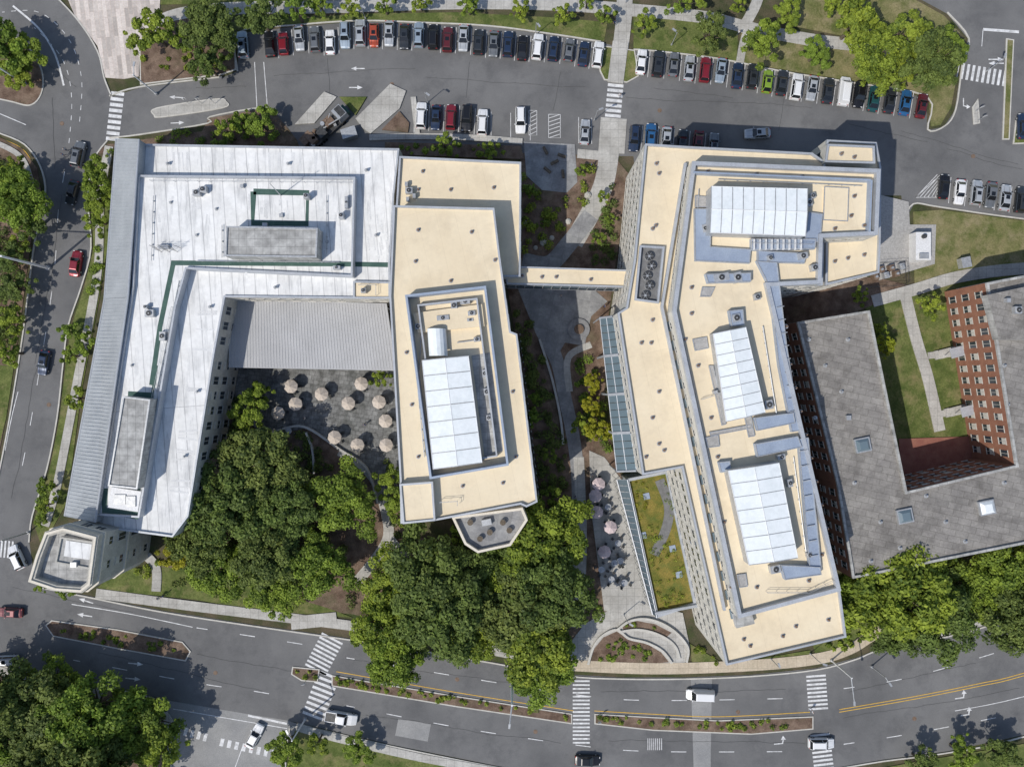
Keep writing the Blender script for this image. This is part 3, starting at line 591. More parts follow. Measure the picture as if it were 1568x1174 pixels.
def skylight(par,px,z,h,nu,nv,name='skylight'):
    w=ccw(PP(px,z+h)); b=MB(); b.prism(w,z,z+h-.3,'metal')
    A,B_,C,D=[Vector(p) for p in w]
    if (B_-A).length>(C-B_).length: A,B_,C,D=B_,C,D,A
    m0=(A+B_)/2; m1=(D+C)/2; zt=z+h; ze=z+h-.3
    nseg=nv
    for i in range(nseg):
        t0=i/nseg+.004;t1=(i+1)/nseg-.004
        for (e0,e1) in ((A,D),(B_,C)):
            p0=e0+(e1-e0)*t0;p1=e0+(e1-e0)*t1;r0=m0+(m1-m0)*t0;r1=m0+(m1-m0)*t1
            zz=random.uniform(-.015,.015)
            b.face([(*p0,ze),(*p1,ze),(*r1,zt+zz),(*r0,zt+zz)],'panel')
    for i in range(nseg+1):
        t=i/nseg
        for (e0,e1) in ((A,D),(B_,C)):
            p0=e0+(e1-e0)*t;r0=m0+(m1-m0)*t; b.tube((*p0,ze),(*r0,zt),.06,.06,'metal',4)
    for e0,e1,zz in ((A,D,ze),(B_,C,ze),(m0,m1,zt)): b.tube((*e0,zz),(*e1,zz),.06,.06,'whitemetal',5)
    b.face([(*A,ze),(*B_,ze),(*m0,zt)],'panel'); b.face([(*D,ze),(*C,ze),(*m1,zt)],'panel')
    b.build(name,par)
# === Building A: white-roofed hall
A=empty('white_roofed_hall')
zA=11.0;zU=12.2
block('lower_block',A,[(222,222),(612,229),(604,300),(598,404),(598,458),(540,458),(346,456),(330,540),(290,790),(266,822),(146,806),(204,440),(214,222)],zA,wall='stone',roof='white_roof',st=3,win=(2.6,1.3,2.0),rh=.4)
block('upper_block',A,[(213,270),(545,273),(541,425),(288,413),(272,470),(216,792),(150,788),(205,440)],zU,zA,wall='parapet',roof='white_roof',st=0,rh=.6)
b=MB()
for (o1,o2,i1,i2) in (((178,213),(160,458),(213,214),(196,456)),((160,458),(99,790),(196,456),(146,800))):
    q=[P(o1,8.6),P(o2,8.6),P(i2,13.2),P(i1,13.2)]
    a,c,d,e=[Vector((*q[0],8.6)),Vector((*q[1],8.6)),Vector((*q[2],13.2)),Vector((*q[3],13.2))]
    b.face([a,c,d,e],'seam'); n=int((c-a).length/.62)
    for i in range(n+1):
        t=i/n; s=a+(c-a)*t;f=e+(d-e)*t; b.tube(s+Vector((0,0,.04)),f+Vector((0,0,.04)),.04,.04,'parapet',4)
    b.face([(a.x+.3,a.y,0),(c.x+.3,c.y,0),(c.x+.3,c.y,8.6),(a.x+.3,a.y,8.6)],'stone')
    for p0,p1,zz in ((a,c,8.6),(e,d,13.25)): b.tube(p0,p1,.16,.16,'parapet',6)
    b.face([(e.x,e.y,13.2),(d.x,d.y,13.2),(d.x,d.y,10),(e.x,e.y,10)],'seam')
for px0,px1 in (((178,213),(213,214)),((99,790),(146,800))):
    a=Vector((*P(px0,8.6),8.6));e=Vector((*P(px1,13.2),13.2)); b.face([(a.x,a.y,0),(e.x,e.y,0),e,a],'stone')
b.build('metal_slope_roof',A)
b=MB()
rline(b,[(262,403),(540,405)],.8,zU,zU+.02,'green'); rline(b,[(541,405),(594,406)],.8,zA,zA+.02,'green'); rline(b,[(266,400),(245,500),(232,590)],.8,zU,zU+.024,'green'); rline(b,[(240,560),(222,680),(210,770)],.5,zU,zU+.028,'green')
rline(b,[(388,294),(471,296),(470,343),(387,342),(388,294)],1.0,zU,zU+.03,'green')
rline(b,[(160,748),(160,782),(212,790)],1.2,zU,zU+.032,'green');rline(b,[(196,604),(232,606)],1.0,zU,zU+.034,'green')
b.build('green_roof_bands',A)
b=MB()
for i in range(26):
    x0=random.uniform(235,520);y0=random.uniform(290,330) if random.random()<.6 else random.uniform(375,395); rline(b,[(x0,y0),(x0+random.uniform(-3,3),y0+random.uniform(8,30))],random.uniform(.15,.5),zU,zU+.008+i*.0003,'whitepatch')
for i in range(22):
    x0=random.uniform(235,600); rline(b,[(x0,234),(x0+random.uniform(-3,3),262)],random.uniform(.12,.4),zA,zA+.008+i*.0003,'whitepatch')
for i in range(16):
    t=random.random(); x0=330-50*t;y0=470+310*t; rline(b,[(x0-25,y0),(x0+4,y0+random.uniform(-3,5))],random.uniform(.12,.4),zA,zA+.016+i*.0003,'whitepatch')
for i in range(12):
    x0=random.uniform(552,596);y0=random.uniform(275,380); rline(b,[(x0,y0),(x0+3,y0+20)],.25,zA,zA+.022+i*.0003,'whitepatch')
b.build('membrane_patches',A)
w=PP([(347,347),(487,350),(485,395),(345,393)],zU+3); b=MB(); b.prism(w,zU,zU+3,'weathered','weathered'); b.rim(w,.25,zU+3,zU+3.2,'metal')
w=PP([(189,607),(231,612),(211,749),(166,744)],zU+2.6); b.prism(w,zU,zU+2.6,'weathered','weathered'); b.rim(w,.25,zU+2.6,zU+2.8,'metal')
b.build('penthouse',A)
b=MB()
for p in [(300,295),(310,290)]: hvac(b,p,zU,1.2,1.0,1.0)
for p,(sx,sy,h) in {(468,300):(.8,.8,1.6),(430,330):(.6,.6,.4),(522,330):(.8,1,1.3),(530,310):(.5,2,.8),(228,480):(1.5,1.2,.8),(248,515):(1,1.5,.8),(222,470):(.6,.6,.9),(405,345):(.8,.8,.6),(230,655):(1,2,.7),(515,410):(1.2,.6,.9),(370,285):(.5,.5,.6),(213,720):(1,2.2,.8),(183,765):(2.0,1.6,.7),(200,768):(1.6,1.8,.7),(250,378):(1.6,.7,.6)}.items(): hvac(b,p,zU,sx,sy,h,0,fan=h>.7)
for k in range(10): 
    x,y=P((240+k*4,380+(k%3)*3),zU); b.tube((x,y,zU),(x,y,zU+2.4),.05,.03,'darkmetal',5); b.tube((x-.4,y,zU+1.8),(x+.4,y,zU+1.8),.03,.03,'metal',4)
x,y=P((430,300),zU); b.tube((x,y,zU),(x+.6,y,zU+7),.09,.05,'metal',6)
rail(b,[(228,276),(538,279)],zU,1.0); rail(b,[(262,470),(225,640),(214,780)],zU); rail(b,[(214,240),(206,430),(152,780)],zA,1.0)
pipe(b,[(300,400),(520,402)],zU); pipe(b,[(275,430),(240,600)],zU,.12); pipe(b,[(340,345),(340,395)],zU);pipe(b,[(500,300),(500,390)],zU,.05);pipe(b,[(235,300),(232,400)],zU,.05)
vents(b,[(245,340),(330,310),(560,260),(575,360),(420,440),(320,470),(300,600),(280,700),(505,290),(255,250),(440,250)],zA+.4,'metal',.18)
vents(b,[(260,310),(330,320),(500,370),(300,360),(200,560)],zU,'metal',.18)
b.box(*P((190,765),zU+.6),zU,5,3.4,.5,-.15,'whitemetal'); 
b.build('roof_equipment',A)
block('connector',A,[(541,431),(599,432),(599,458),(541,458)],zA+.35,zA-3,roof='cream',st=0,rh=.25)
b=MB(); rail(b,[(548,436),(575,436),(575,452)],zA+.35); hvac(b,(556,445),zA+.35,.8,.8,1.1); b.build('connector_rail',A)
# stone corner tower
T=empty('stone_tower')
tw=[(76,812),(104,804),(157,818),(153,848),(147,893),(132,905),(92,902),(50,888),(62,848)]
zT=16
w=block('tower_body',T,tw,zT,wall='stone',roof='weathered',st=4,win=(2.2,1.2,2.2),rim='stone',rh=1.1,rw=.9)
b=MB(); b.rim(offset(w,-.25),.45,zT-.6,zT-.3,'capcream'); b.rim(offset(w,.2),.35,zT+1.1,zT+1.35,'capcream'); b.rim(offset(w,-.18),.3,zT*.5,zT*.5+.3,'capcream')
w2=PP([(92,822),(146,830),(139,872),(84,862)],zT+1); b.prism(w2,zT,zT+.7,'whitemetal','weathered'); b.rim(w2,.25,zT+.7,zT+1.0,'stone')
w3=PP([(100,828),(140,834),(136,858),(96,852)],zT+1); b.prism(w3,zT+.7,zT+.78,'whitemetal','white_roof')
hvac(b,(112,865),zT+.7,1,.8,.5,0,fan=False)
b.build('battlements',T)
# courtyard canopy
Cn=empty('courtyard_canopy'); b=MB(); zc_=6
w=ccw(PP([(352,459),(592,465),(608,568),(350,563)],zc_)); b.prism(w,zc_-.4,zc_,'parapet','canopy')
tl,tr_,br_,bl=[Vector(P(q,zc_)) for q in ((352,461),(592,467),(606,567),(351,562))]
n=56
for i in range(n+1):
    t=i/n;a=tl+(tr_-tl)*t;c=bl+(br_-bl)*t; b.tube((a.x,a.y,zc_+.02),(c.x,c.y,zc_+.02),.05,.05,'rib',4)
for t in (0,.33,.66,1):
    for s in (0.05,.95):
        a=tl+(tr_-tl)*t;c=bl+(br_-bl)*t;q=a+(c-a)*s; b.cyl(q.x,q.y,0,zc_-.4,.15,.15,8,'metal')
b.build('canopy_roof',Cn)
# === Building B
B=empty('cream_roofed_hall')
block('north_block',B,[(612,241),(798,250),(797,425),(600,425)],12.5,wall='facade',roof='cream',st=3,win=(2.8,1.6,2))
zB=16
block('main_block',B,[(603,316),(757,320),(766,395),(782,508),(792,512),(823,768),(806,776),(797,772),(670,796),(614,801),(613,735),(597,455)],zB,wall='facade',roof='cream',st=4,win=(2.6,1.5,1.9))
block('stair_block',B,[(612,741),(663,737),(667,797),(617,802)],zB+1.2,zB-2,roof='cream',st=0,wall='facade',rh=.3)
block('terrace_bay',B,[(692,790),(800,776),(808,795),(782,834),(732,845),(712,832)],11.5,wall='facade',roof='plaza_grey',st=3,win=(2.2,1.5,2),rh=.9,rw=.4,rim='capcream')
w=PP([(620,452),(744,438),(779,713),(658,734)],zB+2.2);b=MB();b.rim(w,.35,zB,zB+2.2,'bluedeck'); w=offset(w,1.6); b.rim(w,.25,zB,zB+1.2,'parapet')
w=PP([(632,480),(738,466),(742,500),(640,510)],zB+.6);b.prism(w,zB,zB+.6,'cream','cream')
w=PP([(722,545),(750,540),(770,690),(742,700)],zB+.05);b.prism(w,zB,zB+.05,'weathered','weathered')
b.build('roof_screen',B)
skylight(B,[(646,552),(717,545),(738,709),(663,719)],zB,2.6,2,7)
b=MB()
a,c=Vector(P((657,503),zB+2)),Vector(P((683,545),zB+2))
for i in range(8):
    t0=math.pi*i/8;t1=math.pi*(i+1)/8
    x0=(a.x+c.x)/2-math.cos(t0)*1.5;x1=(a.x+c.x)/2-math.cos(t1)*1.5
    b.face([(x0,c.y,zB+.6+math.sin(t0)*1.4),(x0-.3,a.y,zB+.6+math.sin(t0)*1.4),(x1-.3,a.y,zB+.6+math.sin(t1)*1.4),(x1,c.y,zB+.6+math.sin(t1)*1.4)],'panel')
for p,(sx,sy,h) in {(712,462):(1.6,.8,.8),(695,468):(1,1,.9),(722,480):(1.2,.7,1),(640,500):(.9,.9,.8),(742,572):(.8,1.2,.8),(745,600):(.9,1.1,.9),(720,490):(1,.5,.7),(678,487):(2.0,.8,.8),(748,640):(.7,.9,.7),(730,520):(1.0,.7,.8)}.items(): hvac(b,p,zB+.0,sx,sy,h,.1)
vents(b,[(640,352),(722,355),(636,400),(758,398),(690,430),(708,745),(744,700),(770,740),(790,700),(632,760),(622,540),(630,620),(640,700),(785,600)],zB)
vents(b,[(647,262),(756,287),(690,290),(640,290)],12.5); hvac(b,(626,292),12.5,1.2,1.0,1)
for p in [(622,282),(634,300),(624,305)]: hvac(b,p,12.5,.5,.7,.9,fan=False)
pipe(b,[(645,515),(640,600),(650,700)],zB);pipe(b,[(740,530),(755,640)],zB);pipe(b,[(700,470),(735,470),(738,520),(700,525)],zB,.1)
rail(b,[(672,770),(700,768),(700,775)],zB+.4)
for p in [(720,800),(735,825),(780,812),(770,800),(750,815)]:
    x,y=P(p,12);b.cyl(x,y,11.5,12.2,.5,.5,10,'metal','wood');
b.box(*P((745,800),12.2),11.5,1.6,1,.75,.2,'metal')
b.build('roof_equipment',B)
q0,q1=Vector(P((793,512),14)),Vector(P((823,768),14)); b=MB()
for i in range(24):
    p0=q0+(q1-q0)*i/24;b.box(p0.x+.35,p0.y,3,.1,.12,11,-.1,'metal')
b.face([(q0.x+.3,q0.y,3),(q1.x+.3,q1.y,3),(q1.x+.3,q1.y,14),(q0.x+.3,q0.y,14)],'blueglass'); b.build('curtain_wall',B)
# bridge
Br=empty('skybridge'); w=PP([(772,408),(962,414),(958,441),(776,436)],11);b=MB();b.prism(w,6.2,6.8,'parapet');b.prism(w,10.4,11,'parapet','cream');b.rim(w,.25,11.002,11.3,'parapet')
b.prism(offset(w,.15),6.8,10.4,'blueglass'); b.flat(w,6.2,'parapet')
p=ccw(w)
for i in range(4):
    a=Vector(p[i]);c=Vector(p[(i+1)%4]);n=int((c-a).length/1.5)
    for j in range(n+1): q=a+(c-a)*j/n;b.box(q.x,q.y,6.8,.12,.12,3.6,0,'metal')
vents(b,[(800,422),(830,424),(852,424),(905,428)],11)
for px in (800,900): x,y=P((px,425),5);b.cyl(x,y,0,6.2,.35,.35,12,'metal')
b.build('bridge_deck',Br)
# === Building C
C=empty('research_building'); zC=18;zD=21
block('west_block',C,[(987,222),(1050,226),(1242,236),(1262,250),(1262,300),(1258,438),(1176,440),(1284,900),(1294,974),(1111,1017),(1043,716),(983,727),(945,480),(958,472),(970,400)],zC,wall='facade',roof='cream',st=5,win=(1.9,1.2,1.9))
block('ne_block',C,[(1264,216),(1340,220),(1347,258),(1346,368),(1344,419),(1262,438)],zC-1.0,wall='facade',roof='cream',st=4,win=(2.4,1.4,1.9))
block('ne_cap',C,[(1266,222),(1338,225),(1339,252),(1262,250)],zC+1,zC-1,wall='facade',roof='cream',st=0,rh=.3)
up=block('upper_block',C,[(1058,250),(1344,262),(1340,362),(1256,366),(1254,436),(1176,440),(1284,902),(1128,944),(1028,478)],zD,zC-1,wall='facade',roof='cream',st=1,win=(1.9,.9,1.1),rh=.9,rw=.6)
b=MB()
rline(b,[(1050,250),(1014,470),(1110,935)],.4,zC,zC+.8,'parapet')
rline(b,[(1062,264),(1334,276)],.25,zD,zD+1.2,'bluedeck');rline(b,[(1335,276),(1332,355)],.25,zD,zD+1.2,'bluedeck')
for i in range(16):
    t=i/15; x,y=P((1030+t*98,500+t*440),zC+.3); 
    b.box(x-.5,y,zC+.01,1.0,1.5,.25,.21,'blueglass')
b.build('parapet_trim',C)
skylight(C,[(1090,285),(1238,289),(1235,361),(1088,356)],zD,3.2,2,9,'skylight_north')
skylight(C,[(1093,511),(1143,501),(1173,632),(1113,646)],zD,2.4,2,8,'skylight_middle')
skylight(C,[(1116,721),(1194,709),(1223,855),(1148,866)],zD,2.8,2,7,'skylight_south')
b=MB();h=.5
def deck(pts,hh=.5,k='bluedeck'): 
    zz=zD+hh+len(b.f)*.0003; b.prism(PP(pts,zz),zD,zz,k,k); b.rim(PP(pts,zz),.12,zz,zz+.08,'metal')
deck([(1063,320),(1090,320),(1088,378),(1150,382),(1148,404),(1064,400)]);deck([(1238,325),(1260,328),(1256,372),(1232,368)]);deck([(1150,366),(1250,366),(1248,382),(1150,384)],.7)
deck([(1160,384),(1235,388),(1232,404),(1160,402)]);deck([(1158,400),(1190,402),(1205,530),(1226,660),(1212,662),(1192,560),(1178,440)],.6)
deck([(1080,420),(1150,418),(1150,432),(1084,434)],.9);deck([(1156,680),(1222,668),(1228,685),(1160,700)],.9);deck([(1222,672),(1238,670),(1258,872),(1240,876)],.7)
deck([(1195,865),(1256,868),(1258,880),(1202,888)],.9);deck([(1116,476),(1138,474),(1140,498),(1120,500)],.9);deck([(1155,640),(1215,632),(1218,648),(1160,660)],.8)
deck([(1100,708),(1118,706),(1120,722),(1104,724)],.7)
for pts in ([(1075,440),(1095,440),(1088,455),(1072,455)],[(1060,520),(1082,516),(1085,534),(1064,538)],[(1085,560),(1092,560),(1112,650),(1105,652)],[(1128,880),(1142,878),(1145,898),(1132,900)],[(1080,670),(1100,666),(1102,684),(1084,686)],[(1262,286),(1300,288),(1298,340),(1260,338)],[(1086,662),(1150,650),(1152,656),(1088,668)],[(1140,640),(1150,636),(1156,668),(1146,670)],[(1064,300),(1086,302),(1084,318),(1064,318)]): deck(pts,.12,'gravel' if pts[0][0]<1200 else 'cream')
rail(b,[(1152,372),(1245,374)],zD+.7,1.0,'metal');
for i in range(9): x,y=P((1155+i*9,375),zD+1.2);b.box(x,y,zD+.8,.1,1.6,.6,0,'whitemetal')
for i in range(9): x,y=P((1196+i*2.5,470+i*20),zD+1);b.box(x,y,zD+.6,1.1,.12,.25,.2,'metal')
for i in range(8): x,y=P((1231+i*2.3,690+i*23),zD+1);b.box(x,y,zD+.75,1.1,.12,.25,.2,'metal')
b.build('ductwork',C)
b=MB()
for p,(sx,sy,hh) in {(1178,620):(1.2,1.4,1),(1190,780):(.9,2,.9),(1210,740):(.8,1.2,.9),(1155,755):(1,1,.8),(1135,775):(1.6,.8,.7),(1100,600):(1.4,.5,1),(1105,425):(2.4,1.2,1),(1130,425):(1.2,1.6,1),(1230,392):(1.5,1,1),(1160,455):(.9,.9,.8),(1188,872):(1.6,1.2,1),(1240,850):(.8,.8,.8),(1245,300):(.8,.8,.8),(1080,350):(.8,1.2,.7),(1197,700):(1.2,.8,1),(1128,487):(1.2,1.2,1.2),(1240,310):(.8,1.2,1),(1248,410):(1.0,1.0,1),(1180,395):(.8,.8,1.1)}.items(): hvac(b,p,zD,sx,sy,hh,.2)
vents(b,[(1085,262),(1160,266),(1230,270),(1300,275),(1310,300),(1305,330),(1325,345),(1280,350),(1060,480),(1070,560),(1050,520),(1090,640),(1100,700),(1190,470),(1205,500),(1060,440),(1120,900),(1160,900),(1240,890),(1260,850),(1110,800)],zD)
vents(b,[(1006,250),(1010,265),(1005,345),(1000,350),(983,525),(998,525),(1010,600),(1000,640),(1010,680),(1018,690),(990,700),(1000,490),(1140,980),(1200,975),(1220,960),(1270,950),(1150,990)],zC)
vents(b,[(1290,235),(1310,240)],zC+1); vents(b,[(1280,400),(1300,395),(1325,390)],zC-1)
for k in range(11): vents(b,[(1188+k*8.0,450+k*36)],zD,'rust',.15)
pipe(b,[(1040,490),(1060,580),(1120,860)],zD);pipe(b,[(1168,500),(1190,640)],zD,.1);pipe(b,[(1215,700),(1235,850)],zD);pipe(b,[(1070,290),(1065,400)],zD);pipe(b,[(1100,275),(1320,285)],zD)
rail(b,[(1176,908),(1240,908),(1278,890)],zD,1);rail(b,[(1075,612),(1108,602)],zD,.8)
b.build('roof_equipment',C)
b=MB();w=PP([(980,376),(1018,378),(1009,465),(972,460)],zC+.7);b.rim(w,.3,zC,zC+.7,'parapet');b.flat(offset(w,.3),zC+.05,'pit')
for i in range(5):
    x,y=P((994-i*1.5+(i%2)*5,393+i*15),zC+.5);b.cyl(x,y,zC+.05,zC+.6,.7,.7,14,'metal','darkmetal');b.cyl(x,y,zC+.6,zC+.7,.2,.2,8,'metal')
    for q in range(3):
        aa=q*math.pi/3;b.tube((x-.68*math.cos(aa),y-.68*math.sin(aa),zC+.64),(x+.68*math.cos(aa),y+.68*math.sin(aa),zC+.64),.03,.03,'metal',4)
w=PP([(1122,940),(1150,934),(1156,955),(1128,962)],zC+1);b.prism(w,zC,zC+1,'parapet','weathered')
b.build('fan_pit',C)
b=MB();i0,i1=Vector(P((945,480),18)),Vector(P((983,727),18));o0,o1=Vector(P((918,487),9)),Vector(P((944,722),9))
for i in range(4):
    for j in range(5):
        t0=(i+.03+j*.19)/4;t1=(i+.03+j*.19+.18)/4
        A0=i0+(i1-i0)*t0;A1=i0+(i1-i0)*t1;O0=o0+(o1-o0)*t0;O1=o0+(o1-o0)*t1
        b.face([(*A0,13.5),(*O0,9.5),(*O1,9.5),(*A1,13.5)],'blueglass')
        b.tube((*A0,13.55),(*O0,9.55),.05,.05,'darkmetal',4)
    for t in (i/4+.003,(i+1)/4-.003):
        A0=i0+(i1-i0)*t;O0=o0+(o1-o0)*t;b.tube((*A0,13.6),(*O0,9.6),.2,.2,'parapet',5);b.tube((*O0,9.6),(*O0,0),.12,.12,'parapet',5)
for zz,f in ((9.5,0),(11.5,.5),(13.4,1)):
    a=o0+(i0-o0)*f;c=o1+(i1-o1)*f;b.tube((*a,zz),(*c,zz),.1,.1,'parapet',5)
b.build('sloped_glazing',C)
gw=PP([(958,733),(1022,720),(1066,925),(1004,945)],5);b=MB();b.prism(gw,0,5,'blueglass','sedum');b.rim(gw,.5,5,5.5,'parapet')
b.strip(smooth(PP([(1010,735),(1024,775),(1020,810),(1002,850)],5.1)),1.7,5,5.06,'pit')
g0,g1=Vector(P((945,735),6.5)),Vector(P((1000,942),6.5));h0,h1=Vector(P((960,734),5)),Vector(P((1005,944),5))
for i in range(22):
    t0=i/22;t1=(i+1)/22;a0=g0+(g1-g0)*t0;a1=g0+(g1-g0)*(t1-.004);c0=h0+(h1-h0)*t0;c1=h0+(h1-h0)*(t1-.004)
    b.face([(*a0,6.2),(*a1,6.2),(*c1,5.6),(*c0,5.6)],'blueglass');b.tube((*a0,6.23),(*c0,5.63),.05,.05,'parapet',4)
    b.tube((*a0,6.2),(*a0,0),.05,.05,'metal',4)
b.tube((*g0,6.2),(*g1,6.2),.12,.12,'parapet',5);b.tube((*h0,5.6),(*h1,5.6),.12,.12,'parapet',5)
a,c=Vector(P((1003,940),6)),Vector(P((1068,928),6));b.tube((*a,5.7),(*c,5.7),.3,.3,'parapet',6)
for q in ((985,820),(1030,840),(990,760),(1040,880)): b.box(*P(q,5.1),5,1.1,1.1,.1,.2,'bluedeck')
b.build('green_roof_wing',C)
for pp in ([(968,740),(1000,735),(985,790),(975,800)],[(980,800),(1000,800),(1045,860),(1055,915),(1010,930)],[(1012,735),(1022,735),(1034,790),(1028,800)]): patch('sedum_plants',pp,.9,(.2,.5),'leafyel' if pp[0][0]==968 else 'leaf',5.05,25,.2)
# === Building D brick
Dd=empty('brick_building')
block('brick_block',Dd,[(1219,494),(1330,476),(1387,752),(1553,712),(1508,434),(1640,408),(1900,400),(1900,760),(1568,832),(1304,885),(1280,740)],11,wall='bricks',roof='brickroof',st=3,win=(2.1,1.1,1.7),rim='weathered',rh=.45,rw=.4)
b=MB()
for p in ((1323,682),(1514,778),(1388,791)):
    x,y=P(p,11.8); b.box(x,y,11,2.6,2.4,.5,.2,'metal');b.box(x,y,11.5,2.2,2.0,.35,.2,'blueglass' if p[0]<1400 else 'panel',taper=.6)
w=PP([(1512,452),(1568,440),(1900,430),(1900,520),(1530,520)],12.6);b.prism(w,11,12.6,'weathered','brickroof')
vents(b,[(1300,520),(1290,600),(1350,800),(1450,800),(1540,560),(1335,860),(1265,560),(1240,520),(1250,640),(1310,740),(1420,760),(1480,830),(1540,740),(1380,840),(1545,620)],11,'metal',.22)
hvac(b,(1560,475),12.6,1.2,1.2,.8);hvac(b,(1545,460),12.6,.7,.7,.8,fan=False);hvac(b,(1300,640),11,.8,.8,.5,fan=False)
b.build('roof_skylights',Dd)
# entrance stoops in the courtyard
b=MB()
for p in ((1450,540),(1466,628)):
    x,y=P(p); b.box(x,y,.2,3.6,1.6,.5,.25,'concrete'); b.box(x-2.1,y-.5,.2,.8,1.6,.3,.25,'concrete'); b.box(x+.3,y,2.8,3.0,1.8,.15,.25,'parapet')
    for dx in (-1,1): b.cyl(x+dx*1.2+.3,y-.6,.7,2.8,.07,.07,6,'whitemetal')
b.build('entrance_porch',Dd)
# ---------------- furniture / props
def umbrella_mesh(k):
    b=MB();n=8;R=1.35
    for i in range(n):
        a0=2*math.pi*i/n;a1=2*math.pi*(i+1)/n;am=(a0+a1)/2
        q0=(R*math.cos(a0),R*math.sin(a0),2.15);q1=(R*math.cos(a1),R*math.sin(a1),2.15);qm=(R*.93*math.cos(am),R*.93*math.sin(am),2.10)
        b.face([(0,0,2.8),q0,qm],k);b.face([(0,0,2.8),qm,q1],k);b.face([q0,(q0[0],q0[1],1.98),(qm[0],qm[1],1.95),qm],k);b.face([qm,(qm[0],qm[1],1.95),(q1[0],q1[1],1.98),q1],k)
        b.tube((0,0,2.77),q0,.015,.015,'metal',4)
    b.cyl(0,0,0,2.9,.03,.03,8,'metal');b.cyl(0,0,0,.1,.35,.3,10,'darkmetal');return b.mesh('umbrella_'+k)
def tableset_mesh():
    b=MB();b.cyl(0,0,.70,.75,.6,.6,14,'metal');b.cyl(.1,0,0,.70,.06,.06,6,'metal')
    for i in range(4):
        a=i*math.pi/2+.4;x,y=1.15*math.cos(a),1.15*math.sin(a);b.box(x,y,.42,.45,.45,.05,a,'darkmetal');b.box(x*1.18,y*1.18,.45,.05,.45,.42,a,'darkmetal')
        for dx in(-.18,.18):
            for dy in(-.18,.18): b.box(x+dx,y+dy,0,.04,.04,.42,0,'darkmetal')
    return b.mesh('table_set')
um,up_,ts=umbrella_mesh('umb'),umbrella_mesh('umbpink'),tableset_mesh()
for p in [(445,592),(452,619),(425,633),(492,604),(533,618),(553,588),(580,616),(590,645),(512,670),(547,682),(591,682),(437,660)]:
    x,y=P(p,2.4)
    if p!=(437,660): inst('patio_umbrella',um,x,y,.3,random.random()*3,.94)
    inst('patio_table',ts,x+.1,y-.1,.3,random.random()*3)
for p in [(914,785),(935,808),(926,846),(912,760),(950,862),(917,742)]:
    x,y=P(p,2.4);
    if p[0]<940: inst('patio_umbrella',up_,x,y,.25,random.random()*3,.9)
    inst('patio_table',ts,x+.2,y,.25,random.random()*3)
for p in [(930,775),(945,830),(935,885),(955,890),(920,870),(940,860)]: x,y=P(p);inst('patio_table',ts,x,y,.25,random.random()*3)
b=MB();b.strip(PP(smooth([(408,668),(440,655),(472,655),(522,688),(562,716),(580,770)])),.4,0,.9,'wall_conc');b.build('retaining_wall')
b=MB();b.strip(PP(smooth([(470,662),(480,690),(482,725)])),.35,0,.8,'wall_conc');b.build('retaining_wall')
b=MB();b.strip(PP(smooth([(826,520),(845,580),(858,640),(862,680)])),.4,0,.7,'wall_conc');b.build('retaining_wall')
b=MB()
x,y=P((886,505));b.cyl(x,y,0,.45,2.0,2.0,24,'wall_conc','plaza_grey');b.cyl(x,y,.45,.8,.9,.9,16,'wall_conc','mulch');b.build('round_planter')
# street lamps
def lamp(px,py,h,ang,arm=2.5,name='street_lamp',r=.13):
    x,y=P((px,py));b=MB();dx,dy=math.cos(ang),math.sin(ang)
    b.cyl(0,0,0,.5,r*2,r*1.7,10,'metal');b.cyl(0,0,.5,h,r,r*.7,8,'whitemetal' if r>.15 else 'metal');b.tube((0,0,h-.3),(dx*arm,dy*arm,h+.2),r*.55,r*.4,'metal',6)
    b.box(dx*(arm+.3),dy*(arm+.3),h+.12,.8,.32,.14,ang,'metal');o=b.build(name);o.location=(x,y,0)
lamp(75,411,12,math.pi,6,r=.26);lamp(784,1026,14,-1.7,3,r=.25);lamp(240,145,8,1.4,1.5,r=.16);lamp(468,1100,8,2,1.5,r=.16);lamp(40,130,9,2.4,2,r=.18)
for p in [(958,5),(1028,70),(820,55),(560,30),(1510,110),(655,158),(910,185),(1240,1000),(1180,1008),(955,940),(880,900)]: lamp(*p,4.5,random.random()*6,.4,'path_lamp',.08)
lamp(1272,1010,8,-1.5,4,'traffic_signal',.16);lamp(1334,1020,5,-1,1,'traffic_signal');lamp(45,815,7,3.6,3,'traffic_signal')
for p in [(290,160),(310,160),(330,160),(1492,172),(1496,186),(868,1028),(470,1040),(916,1098)]:
    b=MB();b.cyl(0,0,0,2.4,.04,.04,6,'metal');b.box(0,.05,1.7,.6,.03,.7,.2,'whitemetal');o=b.build('traffic_sign');x,y=P(p);o.location=(x,y,.1)
b=MB();x,y=P((1412,378),2);b.box(x,y,.2,2.8,5.2,2.2,0,'whitemetal',taper=.97);b.box(x,y-1.8,2.4,1.6,1.0,.3,0,'metal')
for i in range(6): b.box(x+1.42,y-2+i*.8,.5,.04,.5,1.2,0,'metal')
b.cyl(x,y+1.7,2.4,2.9,.4,.4,12,'darkmetal');b.build('generator')
b=MB();x,y=P((1480,402),1.5);b.box(x,y,.15,1.6,1.8,1.3,.2,'metal');b.box(x,y,1.45,1.7,1.9,.1,.2,'metal');b.build('transformer')
b=MB()
for i in range(7): x,y=P((1335+i*8,415+(i%2)*10-i*1.2),1.5);b.box(x,y,0,.9,1.1,1.3,.2,'rust' if i%3 else 'metal');b.cyl(x,y,1.3,1.6,.25,.25,8,'metal')
rail(b,[(1328,404),(1390,400),(1392,436),(1325,440)],0,1.8,'darkmetal');b.build('mechanical_yard')
E=empty('utility_truck');b=MB();x0,y0=P((500,195),1.5)
ca=.75
def L(u,v): return (x0+u*math.cos(ca)-v*math.sin(ca),y0+u*math.sin(ca)+v*math.cos(ca))
